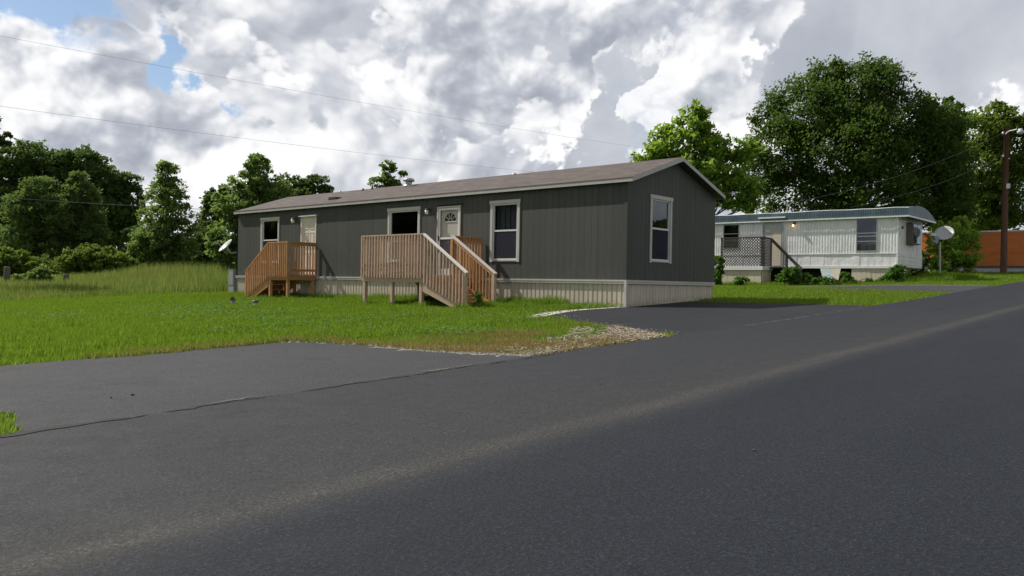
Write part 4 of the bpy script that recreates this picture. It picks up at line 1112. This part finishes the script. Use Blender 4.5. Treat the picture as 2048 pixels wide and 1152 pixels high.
for i, (px, py, h, dep, lab) in enumerate(((13, 578, 1.12, 44, 'leftmost short wooden fence post standing in tall grass'), (131, 576, .95, 46, 'short weathered fence post amid reddish tall grass, right of the other'))):
    p = at(px, py, dep); z = float(gz(p[0], p[1])); ttop = at(px, 533 if i == 0 else 548, dep)[2]
    r = empty('fence_post', (p[0], p[1], z), lab, 'fence post', 'old fence posts in the field')
    b = MB(); b.tube([(p[0], p[1], z - .2), (p[0] + .02, p[1], ttop - .04), (p[0] + .02, p[1], ttop)], [.16, .15, .11], 10); b.build('post', M['old_fence'], r)
    b = MB(); b.tube([(p[0] - .165, p[1], ttop - .3), (p[0], p[1] - .165, ttop - .28), (p[0] + .165, p[1], ttop - .3), (p[0], p[1] + .165, ttop - .28), (p[0] - .165, p[1], ttop - .3)], .008, 5); b.build('wire_wrap', M['wire_dark'], r)

# ------------------------------------------------------------------ trees and bushes
def rand_dirs(n):
    v = RNG.normal(size=(n, 3)); return v / np.linalg.norm(v, axis=1, keepdims=True)
def leaf_quads(c, size, nrm_bias=(0, 0, .6), droop=.0):
    n = len(c)
    nr = rand_dirs(n) + np.array(nrm_bias); nr /= np.linalg.norm(nr, axis=1, keepdims=True)
    t = np.cross(nr, rand_dirs(n)); t /= np.linalg.norm(t, axis=1, keepdims=True) + 1e-9
    bt = np.cross(nr, t)
    s = size * RNG.uniform(.6, 1.35, n)[:, None]
    l = t * s * .62; w = bt * s * .36
    fold = nr * s * .12
    q = np.stack([c - l, c + w * .9 - fold, c + l, c - w * .9 - fold], 1)
    return q.reshape(-1, 3)
def tree(label, cat, lobes, depth, leafm, size, nleaf, base_px=None, trunk_r=.28, base_at=None, name='tree', clump=.55, shell=.55, group=None, limbs=True, vis_trunk=None, bias=tuple(SUN_TO * 1.0 + np.array([0, 0, .15])), zmin=None):
    """lobes: (px, py, rx, ry) of the photograph, given their own distance, real size and depth"""
    L = []
    sc = depth / FPX
    for lb in lobes:
        px, py, rx, ry = lb[:4]; dd = lb[4] if len(lb) > 4 else 0
        L.append((at(px, py, depth + dd), rx * sc, ry * sc))
    bx = base_px if base_px is not None else sum(l[0] for l in lobes) / len(lobes)
    p = at(bx, 560, depth); base = np.array([p[0], p[1], float(gz(p[0], p[1]))])
    root = empty(name, tuple(base), label, cat, group)
    # clusters on the lobes
    w = np.array([l[1] * l[2] for l in L]) ** .9; w /= w.sum()
    cl = []; cs = []
    for (c, rx, rz), wi in zip(L, w):
        vol = max(6, int(wi * nleaf / 34)); d = rand_dirs(vol)
        r = RNG.uniform(shell, 1.0, vol) ** .8
        pos = c + d * r[:, None] * np.array([rx, rx, rz]); cl.append(pos); cs.append(np.full(vol, clump * (.6 + .4 * min(rx, rz) / (clump * 3 + .01))))
    cl = np.concatenate(cl); cs = np.minimum(np.concatenate(cs), clump * 1.3)
    per = max(4, int(nleaf / len(cl)))
    idx = np.repeat(np.arange(len(cl)), per)
    d = rand_dirs(len(idx)) * (RNG.random(len(idx)) ** .45)[:, None] * np.array([1, 1, .62])
    d *= (.7 + .6 * RNG.random(len(cl)))[idx][:, None]
    pts = cl[idx] + d * cs[idx][:, None]
    if zmin is not None: pts[:, 2] = np.maximum(pts[:, 2], base[2] + zmin + RNG.random(len(pts)) * .1)
    fast_mesh('crown', leaf_quads(pts, size, bias), 4, M[leafm], root)
    # trunk with limbs into the lobes
    if limbs:
        b = MB(); cen = sum(l[0] * l[1] for l in L) / sum(l[1] for l in L)
        ztop = max(l[0][2] + l[2] * .5 for l in L)
        th = ztop - base[2]
        tpts = []; tr_ = []
        for i in range(9):
            t = i / 8; wv = .12 * trunk_r * 4 * sin(i * 1.9)
            cxy = base[:2] * (1 - t * .75) + cen[:2] * t * .75
            tpts.append((cxy[0] + wv * t, cxy[1] + wv * .6 * t, base[2] - .25 + (th + .25) * t)); tr_.append(trunk_r * (1.25 if i == 0 else 1.0) * (1 - .86 * t))
        b.tube(tpts, tr_, 9)
        ks = RNG.permutation(len(cl))[:min(len(cl), 46)]
        for j, kk in enumerate(ks):
            e = cl[kk]
            hh = np.clip((e[2] - base[2]) / th * RNG.uniform(.45, .85), .12, .9)
            i0 = hh * 8; i1 = int(i0); f = i0 - i1
            s0 = np.array(tpts[i1]) * (1 - f) + np.array(tpts[min(8, i1 + 1)]) * f; r0 = tr_[i1] * .45
            mid = s0 * .5 + e * .5 + np.array([0, 0, .10 * np.linalg.norm(e - s0)]) * RNG.uniform(-.3, 1.2) + RNG.normal(0, .12, 3)
            b.tube([tuple(s0), tuple(mid), tuple(e)], [r0, r0 * .6, max(.012, r0 * .2)], 5, False)
        b.build('trunk', M['bark'], root, True)
    return root

# right-hand trees
tree('huge dark green spreading tree towering behind the white trailer', 'tree',
     [(1710, 185, 95, 70), (1615, 225, 85, 75, -1), (1800, 250, 85, 80), (1560, 300, 66, 70, -1), (1690, 300, 120, 95, -2), (1840, 310, 85, 85), (1600, 395, 88, 65), (1720, 395, 120, 75, -2), (1850, 390, 85, 70), (1760, 150, 40, 36), (1650, 150, 40, 30), (1525, 235, 22, 14), (1850, 210, 16, 20), (1545, 205, 26, 22), (1700, 225, 80, 60), (1740, 280, 90, 70), (1880, 250, 50, 50), (1895, 320, 50, 60), (1530, 345, 40, 45), (1890, 400, 55, 60)],
     56, 'leaf_oak', .21, 88000, 1715, .5, clump=.8, shell=.5)
tree('feathery pine-like tree peeking out right of the huge dark tree', 'tree', [(1890, 235, 32, 26), (1905, 205, 14, 20), (1915, 250, 16, 14), (1880, 290, 40, 40), (1885, 350, 45, 45), (1890, 420, 45, 45)], 60, 'leaf_oak', .30, 7000, 1888, .25, clump=.45)
tree('mid green tree behind the street light pole', 'tree', [(1960, 270, 70, 52), (2025, 290, 60, 60), (2050, 250, 30, 26), (1945, 350, 80, 75), (2030, 390, 75, 70), (1960, 420, 80, 50), (1995, 225, 30, 20)], 74, 'leaf_yellow', .32, 26000, 1985, .35, clump=.9)
tree('yellowish bright green tree rising just behind the grey home gable', 'tree',
     [(1390, 248, 38, 36), (1355, 290, 58, 42), (1310, 325, 46, 40), (1420, 300, 40, 45), (1385, 350, 75, 45), (1440, 350, 45, 40), (1480, 306, 30, 26), (1505, 300, 20, 12), (1465, 385, 50, 40), (1500, 395, 26, 40), (1395, 225, 18, 16), (1280, 335, 14, 14)],
     48, 'leaf_bright', .27, 12000, 1395, .2, clump=.6, shell=.25)
# left-hand trees
tree('tall oval green tree standing alone with its trunk visible in the field', 'tree', [(335, 350, 26, 28), (338, 385, 44, 34), (330, 430, 60, 42), (338, 470, 68, 38), (310, 480, 40, 40), (365, 500, 36, 30), (335, 330, 14, 12), (290, 500, 30, 28)], 62, 'leaf_mid', .21, 15000, 336, .2, clump=.42, shell=.3)
tree('layered green maple rising directly behind the far left end of the grey home', 'tree', [(512, 335, 24, 26), (505, 370, 44, 30), (540, 385, 38, 34), (470, 410, 46, 36), (520, 425, 55, 40), (465, 465, 48, 44), (480, 510, 50, 34), (525, 480, 50, 50), (520, 318, 10, 10), (440, 495, 24, 26)], 50, 'leaf_mid', .21, 19000, 500, .25, clump=.42, shell=.4)
tree('dark bushy tree half hidden left of the layered maple', 'tree', [(430, 405, 22, 24), (422, 440, 26, 28), (425, 480, 34, 36), (432, 515, 34, 24), (450, 390, 18, 18)], 70, 'leaf_dark', .28, 7000, 428, .22, clump=.6)
tree('dark rounded tree with two humps over the left end of the grey roof', 'tree', [(588, 368, 30, 24), (632, 370, 26, 22), (650, 390, 20, 16), (605, 400, 50, 30), (570, 400, 26, 26), (610, 450, 52, 45)], 78, 'leaf_dark', .30, 10000, 605, .3, clump=.65)
tree('small pale green treetop poking up over the middle of the grey roof', 'tree', [(777, 342, 17, 18), (765, 365, 26, 18), (790, 365, 22, 18), (775, 395, 40, 26), (775, 440, 46, 40), (780, 330, 8, 9), (806, 345, 7, 7)], 56, 'leaf_mid', .19, 5200, 775, .18, clump=.34, shell=.25)
tree('broad dark tree at the far left of the treeline', 'tree', [(55, 318, 62, 34), (20, 360, 55, 50), (85, 350, 55, 40), (50, 420, 80, 60), (10, 450, 50, 60), (-40, 380, 60, 70), (60, 480, 70, 40)], 82, 'leaf_dark', .34, 24000, 50, .45, clump=.9)
tree('second dark tree of the left treeline, with a wide lumpy top', 'tree', [(160, 325, 50, 30), (130, 350, 45, 45), (195, 360, 45, 45), (200, 410, 55, 55), (150, 420, 60, 60), (180, 470, 60, 40)], 84, 'leaf_dark', .34, 18000, 175, .4, clump=.9)
tree('dark lower tree at the right end of the left treeline', 'tree', [(250, 365, 32, 18), (225, 380, 36, 34), (262, 400, 24, 40), (235, 430, 40, 36), (255, 455, 26, 26), (215, 460, 36, 40)], 86, 'leaf_dark', .34, 9500, 240, .3, clump=.75)
tree('yellow-green bushy tree in front of the dark left treeline', 'tree', [(80, 385, 36, 34), (60, 420, 48, 36), (95, 440, 50, 44), (50, 470, 52, 36), (85, 495, 52, 24)], 66, 'leaf_soft', .22, 14000, 75, .25, clump=.6)
tree('narrow cone-shaped green tree in front of the dark left treeline', 'tree', [(158, 362, 20, 20), (160, 392, 34, 28), (163, 428, 42, 32), (165, 468, 48, 30), (165, 495, 46, 18)], 68, 'leaf_soft', .22, 12500, 162, .22, clump=.55)
tree('leafy branch tips of a tree reaching in at the far left edge', 'tree', [(-12, 248, 24, 9), (-14, 268, 30, 8), (-10, 284, 24, 7), (-60, 240, 50, 50), (-80, 320, 60, 60), (-110, 270, 60, 60)], 40, 'leaf_dark', .22, 6500, -120, .3, clump=.4)
# hedges, shrubs
def bush(label, lobes, depth, m, size, n, base=None, cat='bush', clump=.35, bias=tuple(SUN_TO * .9)):
    return tree(label, cat, lobes, depth, m, size, n, base, .05, name='bush', clump=clump, shell=.45, bias=bias, zmin=.02)
bush('wide rounded yellow-green hedge bush in the field below the dark trees', [(195, 520, 62, 24), (160, 518, 34, 24), (235, 525, 34, 22), (180, 500, 22, 12), (215, 503, 18, 10), (140, 528, 26, 18), (255, 530, 22, 16)], 58, 'leaf_hedge', .20, 9000)
bush('loose green shrub at the left edge of the field', [(22, 520, 34, 24), (10, 545, 30, 24), (55, 535, 26, 20)], 52, 'leaf_hedge', .20, 5000)
bush('low weedy shrub between the two fence posts', [(60, 560, 26, 18), (85, 550, 20, 16), (45, 570, 16, 12)], 45, 'leaf_mid', .16, 2600)
bush('loose pale green brush between the hedge bush and the left shrub', [(105, 538, 34, 20), (130, 548, 26, 14), (80, 530, 26, 20), (150, 545, 30, 12), (265, 538, 26, 14), (290, 540, 20, 12)], 60, 'leaf_hedge', .17, 5200)
bush('dark low thicket at the foot of the lone oval tree', [(300, 510, 46, 26), (360, 520, 40, 22), (400, 515, 36, 28), (440, 520, 30, 24), (268, 490, 26, 40), (410, 480, 26, 40)], 66, 'leaf_dark', .24, 8000)
bush('tall arching yellow-green bush behind the post-mounted dish', [(1905, 470, 40, 26), (1925, 500, 34, 36), (1885, 505, 34, 40), (1910, 535, 46, 26), (1880, 455, 14, 14), (1920, 450, 20, 14), (1870, 540, 24, 22), (1940, 480, 18, 24)], 49, 'leaf_bright', .20, 6500, 1905, bias=(.3, -.2, .2), clump=.45)
bush('dark climbing shrub against the end of the white trailer', [(1834, 530, 14, 26), (1828, 548, 16, 14), (1842, 520, 10, 18)], 42.0, 'leaf_dark', .15, 2200)
bush('leafy green weed bush at the front corner of the white trailer', [(1790, 552, 20, 14), (1778, 556, 14, 10), (1798, 540, 10, 12), (1770, 560, 12, 7)], 36.3, 'leaf_weed', .13, 1500, clump=.25)
bush('dark leafy weeds under the trailer stair rail', [(1580, 552, 26, 12), (1600, 556, 20, 10), (1588, 540, 14, 12), (1565, 558, 12, 8)], 37.2, 'leaf_weed', .13, 1700, clump=.25)
bush('small green weed clump against the lattice porch skirting', [(1484, 562, 11, 9), (1478, 566, 8, 6)], 36.0, 'leaf_weed', .11, 500, clump=.2)
bush('green shrub between the grey home and the lattice porch', [(1437, 530, 10, 26), (1434, 556, 12, 14)], 39.5, 'leaf_weed', .14, 900, clump=.25)
bush('thin weeds in front of the open space below the white trailer', [(1660, 560, 24, 6), (1700, 560, 20, 6), (1640, 562, 18, 6), (1690, 552, 8, 8), (1745, 562, 16, 6)], 36.6, 'leaf_weed', .11, 1100, clump=.18)
g = np.array([-2.05, 5.4]); 
for (x, y, lab, s) in ((-1.2, 5.55, 'small weed sprouting under the wide front porch', .16), (-1.55, 3.35, 'weed growing on the bottom step of the wide front porch', .13)):
    z = float(gz(x, y)) + (.0 if s == .16 else .10)
    r = empty('weed', (x, y, z), lab, 'weed', 'weeds at the front porch')
    pts = np.array([x, y, z + .16]) + rand_dirs(160) * np.array([.16, .16, .17]) * RNG.random((160, 1)) ** .5
    fast_mesh('leaves', leaf_quads(pts, .07), 4, M['leaf_weed'], r)
    b = MB()
    for i in range(7): e = pts[i * 9]; b.tube([(x, y, z - .03), tuple(e)], [.006, .003], 5)
    b.build('stem', M['leaf_weed'], r)

# far trees all round the horizon (seen as one mass, and mirrored in the windows)
def mass(name, centres, leafm, size, per, kind_label=None):
    pts = []
    for (x, y, r, h) in centres:
        z = float(gz(x, y)); n = per; d = rand_dirs(n) * RNG.uniform(.55, 1, (n, 1))
        pts.append(np.array([x, y, z + h * .55]) + d * np.array([r, r, h * .5]) + RNG.normal(0, .35, (n, 3)))
    o = fast_mesh(name, leaf_quads(np.concatenate(pts), size, tuple(SUN_TO)), 4, M[leafm]); return tag(o, kind='stuff')
cs = []
for i in range(26):
    t = i / 25; cs.append((14 + 75 * t + RNG.normal(0, 3), -24 - 8 * t + RNG.normal(0, 3), RNG.uniform(3, 5), RNG.uniform(2.2, 4.4)))
cs = [c for c in cs if ((np.array([c[0], c[1], 0]) - np.array([CAM[0], CAM[1], 0])) @ RGT) > .80 * ((np.array([c[0], c[1], 0]) - np.array([CAM[0], CAM[1], 0])) @ FWD) + 4]
for i in range(20):
    t = i / 19; cs.append((-34 + 15 * t + RNG.normal(0, 1.2), 24 + 31 * t + RNG.normal(0, 1.2), RNG.uniform(2.5, 4), RNG.uniform(8, 12)))
mass('far_treeline', cs, 'leaf_dark', .8, 900)
cs = []
for i in range(60):
    a = radians(-5 + i * 1.9); rr = 210 + RNG.uniform(-25, 25)
    cs.append((CAM[0] + rr * cos(a), CAM[1] + rr * sin(a), RNG.uniform(7, 12), RNG.uniform(6, 11)))
mass('distant_woods', cs, 'leaf_dark', 1.3, 420)

# ------------------------------------------------------------------ grass, field, straw, gravel
OUT = [o1, o2, o3]
def blocked(x, y):
    r = (x > -.02) & (x < W_) & (y > -.02) & (y < L_)
    for o in OUT: r |= inside(o, x, y)
    r |= (y < -4.76 + .28 * sstep((x - 4) / 10) + .25 * sstep((x - 12) / 12))
    r |= (x > XT + .1) & (x < XT + TW) & (y > YT) & (y < YT + TL)
    r |= (x > XP) & (x < XT) & (y > 6.4) & (y < 8.6)
    return r
STRAW = [(-9.0, -4.74), (-6.1, -4.74), (-5.6, -4.0), (-4.95, -3.0), (-5.6, -3.3), (-6.3, -3.85), (-7.3, -4.05), (-8.3, -4.3)]
GRAVEL = [(-9.12, -4.68), (-8.5, -4.45), (-8.2, -3.95), (-8.55, -3.4), (-8.95, -2.8), (-9.35, -2.2), (-9.4, -3.4)]
CONC = [(-4.25, -.75), (-4.2, -.25), (-3.4, .12), (-2.8, .36), (-1.4, .55), (0, .32), (0, -.1), (-1.6, .1), (-2.8, -.15), (-3.8, -.6)]
def in_view(x, y, m=.05):
    dx = x - CAM[0]; dy = y - CAM[1]; f = dx * FWD[0] + dy * FWD[1]; r = dx * RGT[0] + dy * RGT[1]
    return (f > .5) & (np.abs(r) < f * (.63 + m) + 1.0)
def blades(n, box, h, w, keep, lean=.9, hvar=.5):
    x = RNG.uniform(box[0], box[1], n); y = RNG.uniform(box[2], box[3], n)
    k = keep(x, y); x = x[k]; y = y[k]; n = len(x)
    z = gz(x, y); a = RNG.uniform(0, 2 * pi, n); hh = h(x, y) * RNG.uniform(1 - hvar, 1 + hvar, n); ww = w * RNG.uniform(.7, 1.3, n)
    dx = np.cos(a) * ww; dy = np.sin(a) * ww; la = RNG.uniform(0, 2 * pi, n); l = lean * hh * RNG.random(n)
    p0 = np.stack([x - dx, y - dy, z - .01], 1); p1 = np.stack([x + dx, y + dy, z - .01], 1)
    p2 = np.stack([x + np.cos(la) * l, y + np.sin(la) * l, z + hh], 1)
    return np.stack([p0, p1, p2], 1).reshape(-1, 3)
def vnoise(x, y, s, seed):
    r = np.random.default_rng(seed); g = r.random((64, 64))
    u = (x * s) % 64; v = (y * s) % 64; i = u.astype(int); j = v.astype(int); fu = u - i; fv = v - j
    fu = fu * fu * (3 - 2 * fu); fv = fv * fv * (3 - 2 * fv)
    i1 = (i + 1) % 64; j1 = (j + 1) % 64
    return (g[i, j] * (1 - fu) + g[i1, j] * fu) * (1 - fv) + (g[i, j1] * (1 - fu) + g[i1, j1] * fu) * fv
def lawn_keep(x, y):
    k = ~blocked(x, y) & in_view(x, y) & (~inside(CONC, x, y) | (RNG.random(len(x)) < .12))
    d = np.hypot(x - CAM[0], y - CAM[1])
    k &= RNG.random(len(x)) < np.clip(16 / d, .15, 1)
    s = inside(STRAW, x, y) | inside(GRAVEL, x, y)
    k &= ~s | (RNG.random(len(x)) < .9 * (vnoise(x, y, 1.9, 17) - .42))
    near_edge = (x > -9.6) & (x < -4) & (y < -1.2)
    k &= ~near_edge | (RNG.random(len(x)) < .55 + .45 * vnoise(x, y, 1.6, 5))
    return k
def lawn_h(x, y):
    base = .035 + .04 * vnoise(x, y, .8, 1) + .05 * vnoise(x, y, 2.3, 2) ** 2
    shade = sstep((x + 3.0) / 2.5) * (x < 0) * (y > 2)             # ranker growth by the home
    return base * (1 + .9 * shade) * np.where(x < -13.6, .55, 1.0) * (1 - .45 * ((x > -9.6) & (x < -4) & (y < -1.2)))
q = [blades(900000, (-19, 0, -4.8, 25), lawn_h, .0085, lawn_keep), blades(280000, (0, 24, -4.8, 13), lambda x, y: lawn_h(x, y) * .8, .012, lawn_keep), blades(70000, (-2, 14, 13, 25), lawn_h, .010, lambda x, y: ~blocked(x, y)), blades(60000, (24, 48, -4.3, 6), lambda x, y: lawn_h(x, y) * 1.1, .016, lawn_keep)]
tag(fast_mesh('lawn_grass', np.concatenate(q), 3, M['grass_lawn']), kind='stuff')
def dry_keep(x, y):
    k = ~blocked(x, y) & in_view(x, y)
    e = sstep((-1.2 - y) / 2.6) * sstep((x + 9.8) / .5) * sstep((-4.2 - x) / 1.5)
    e2 = ((np.abs(y + .45) < .32) & (x < -9.4) & (x > -12.2)) | ((np.abs(x + 9.25) < .28) & (y < 0))
    return k & ((RNG.random(len(x)) < e * np.clip(vnoise(x, y, 1.1, 41) * 2 - .55, 0, 1)) | (e2 & (RNG.random(len(x)) < .5)))
tag(fast_mesh('dry_grass', np.concatenate([blades(240000, (-13, -3, -4.8, .6), lambda x, y: .04 + .03 * vnoise(x, y, 2, 3), .007, dry_keep), blades(16000, (1, 16, -4.8, 1.6), lambda x, y: .04 + 0 * x, .012, lambda x, y: ~blocked(x, y) & (vnoise(x, y, .7, 3) > .6))]), 3, M['grass_dry']), kind='stuff')
# broad clover leaves near the home and white clover heads
def clover_keep(x, y): return ~blocked(x, y) & in_view(x, y) & (vnoise(x, y, .55, 9) + .35 * sstep((x + 3.5) / 3.0) > .74) & ~inside(STRAW, x, y) & ~inside(GRAVEL, x, y)
x = RNG.uniform(-9.5, 0, 50000); y = RNG.uniform(-3.5, 14, 50000); k = clover_keep(x, y); x = x[k]; y = y[k]
pts = np.stack([x, y, gz(x, y) + RNG.uniform(.04, .11, len(x))], 1)
tag(fast_mesh('clover_leaves', leaf_quads(pts, .045, (0, 0, 1.6)), 4, M['leaf_clover']), kind='stuff')
x = RNG.uniform(-10, 0, 2000); y = RNG.uniform(-3.6, 13, 2000); k = ~blocked(x, y) & in_view(x, y) & (vnoise(x, y, .5, 14) > .5) & ~inside(STRAW, x, y) & ~inside(GRAVEL, x, y); x = x[k]; y = y[k]
c = np.stack([x, y, gz(x, y) + RNG.uniform(.07, .13, len(x))], 1); r = RNG.uniform(.006, .012, len(x))[:, None]
ax = [np.array(v) for v in ((1, 0, 0), (0, 1, 0), (-1, 0, 0), (0, -1, 0))]; upv = np.array((0, 0, 1.0)); tris = []
for i in range(4):
    for s in (1, -1): tris.append(np.stack([c + ax[i] * r, c + ax[(i + 1) % 4] * r, c + upv * r * s], 1))
tag(fast_mesh('clover_flowers', np.concatenate(tris).reshape(-1, 3), 3, M['clover_white']), kind='stuff')
# taller tufts at the edges, posts and skirting
def edge_keep(x, y): return ~blocked(x, y) & in_view(x, y) & (x < -.05)
q = [blades(26000, (-.55, -.04, 1.6, L_), lambda x, y: .10 + .12 * vnoise(x, y, 2.5, 21), .010, edge_keep)]
for (px_, py_) in ((-2.12, 7.06), (-2.12, 5.92), (-2.12, 4.78), (-1.05, 13.42), (-1.05, 12.40), (-2.1, 3.2), (-1.1, 3.2), (-1.1, 14.8), (-5.5, 8)):
    q.append(blades(420, (px_ - .25, px_ + .25, py_ - .25, py_ + .25), lambda x, y: .14 + 0 * x, .009, edge_keep))
tx, ty = XT, YT
def tkeep(x, y): return ~blocked(x, y) & in_view(x, y)
q.append(blades(14000, (20.6, 23.4, 0.2, 10), lambda x, y: .06 + .12 * vnoise(x, y, 1.3, 8), .014, tkeep)); q.append(blades(9000, (23.4, 30, -1.6, .6), lambda x, y: .14 + .15 * vnoise(x, y, 1.3, 8), .016, tkeep))
tag(fast_mesh('tall_tufts', np.concatenate(q), 3, M['grass_lawn']), kind='stuff')
# unmown field behind the lawn
def low_left(x, y): return .46 + .54 * sstep((x - .36 * (y - 24.4) + 2.5) / 4.5)
def field_edge(x): return 23.1 + .9 * (vnoise(x + 40, x * 0 + 3, .35, 4) - .5) - .0 * x
def field_keep(x, y): return (y > field_edge(x)) & in_view(x, y, .1) & (RNG.random(len(x)) < np.clip(38 / np.hypot(x - CAM[0], y - CAM[1]), .2, 1))
q = [blades(210000, (-14, 26, 22, 62), lambda x, y: (.50 + .55 * vnoise(x, y, .35, 31)) * (.5 + .5 * sstep((y - field_edge(x)) / 5)) * low_left(x, y), .016, field_keep, .35, .45)]
tag(fast_mesh('field_grass', np.concatenate(q), 3, M['grass_field']), kind='stuff')
q = [blades(60000, (-14, 26, 21.7, 40), lambda x, y: (.35 + .3 * vnoise(x, y, .5, 33)) * low_left(x, y), .018, lambda x, y: (y > field_edge(x) - .5) & in_view(x, y, .1) & (vnoise(x, y, .4, 6) > .45), .4)]
tag(fast_mesh('field_weeds', np.concatenate(q), 3, M['leaf_hedge']), kind='stuff')

# straw and wood-chip litter at the tip of the lawn
def sticks(n, poly, lmin, lmax, w, lift):
    xs = [p[0] for p in poly]; ys = [p[1] for p in poly]
    x = RNG.uniform(min(xs), max(xs), n); y = RNG.uniform(min(ys), max(ys), n); k = inside(poly, x, y); x = x[k]; y = y[k]; n = len(x)
    a = RNG.uniform(0, 2 * pi, n); L = RNG.uniform(lmin, lmax, n); z = gz(x, y) + lift + RNG.random(n) * .03; tz = RNG.normal(0, .12, n) * L
    d = np.stack([np.cos(a) * L, np.sin(a) * L, tz], 1); s = np.stack([-np.sin(a) * w, np.cos(a) * w, RNG.normal(0, w * .6, n)], 1); c = np.stack([x, y, z], 1)
    return np.stack([c - d - s, c + d - s, c + d + s, c - d + s], 1).reshape(-1, 3)
tag(fast_mesh('straw_litter', np.concatenate([sticks(26000, STRAW, .008, .028, .0036, .008), sticks(5000, [(p[0] - .35, p[1] + .45) for p in STRAW], .010, .04, .004, .012)]), 4, M['straw_a']), kind='stuff')
b = MB()
def stones(n, poly, r0, r1, b):
    xs = [p[0] for p in poly]; ys = [p[1] for p in poly]
    for _ in range(n):
        x = random.uniform(min(xs), max(xs)); y = random.uniform(min(ys), max(ys))
        if not inside(poly, np.array([x]), np.array([y]))[0]: continue
        z = float(gz(x, y)); r = random.uniform(r0, r1) * random.uniform(.6, 1.2); a = random.uniform(0, 6)
        vs = [(x + r * cos(a + k * 1.257) * random.uniform(.7, 1.2), y + r * sin(a + k * 1.257) * random.uniform(.7, 1.2), z + r * .25) for k in range(5)]
        b.add(vs + [(x, y, z + r * .9), (x, y, z - r)], [(k, (k + 1) % 5, 5) for k in range(5)] + [((k + 1) % 5, k, 6) for k in range(5)])
stones(4200, GRAVEL, .012, .03, b); stones(1500, STRAW, .01, .028, b)
stones(420, [(-9.55, -.9), (-9.3, -2.6), (-9.15, -2.6), (-9.2, -.3), (-9.9, -.1), (-10.4, -.5), (-9.9, -.55)], .015, .045, b)
stones(500, [(-3.9, -.5), (-2.8, .0), (-1.5, .2), (-1.5, .42), (-2.9, .3), (-4.1, -.25)], .012, .04, b)
stones(260, [(-5.9, -4.6), (-4.8, -2.6), (-4.6, -2.6), (-5.4, -4.7)], .008, .022, b)
tag(b.build('gravel', M['gravel_stone']), kind='stuff')
for d_ in (('gravel_bed', GRAVEL, .009, 'bed_grit'), ('straw_bed', STRAW, .006, 'bed_soil')):
    b = MB(); pl = jag([(p[0], p[1], 1) for p in d_[1]], .10, .12, rngj); b.add([(x, y, float(gz(x, y)) + d_[2]) for x, y in pl], [tuple(range(len(pl)))]); tag(b.build(d_[0], M[d_[3]]), kind='structure')
# loose pebbles, chips on the asphalt
b = MB()
for (px, py, r) in ((1508, 907, .010), (265, 793, .018), (222, 799, .012), (1200, 772, .012), (1105, 712, .02)):
    g = G(px, py); x, y, z = g; z += .02
    vs = [(x + r * cos(k * 1.257) * 1.2, y + r * sin(k * 1.257), z + r * .1) for k in range(5)]; b.add(vs + [(x, y, z + r * .6), (x, y, z - r)], [(k, (k + 1) % 5, 5) for k in range(5)] + [((k + 1) % 5, k, 6) for k in range(5)])
tag(b.build('pebbles', M['stone']), kind='stuff')
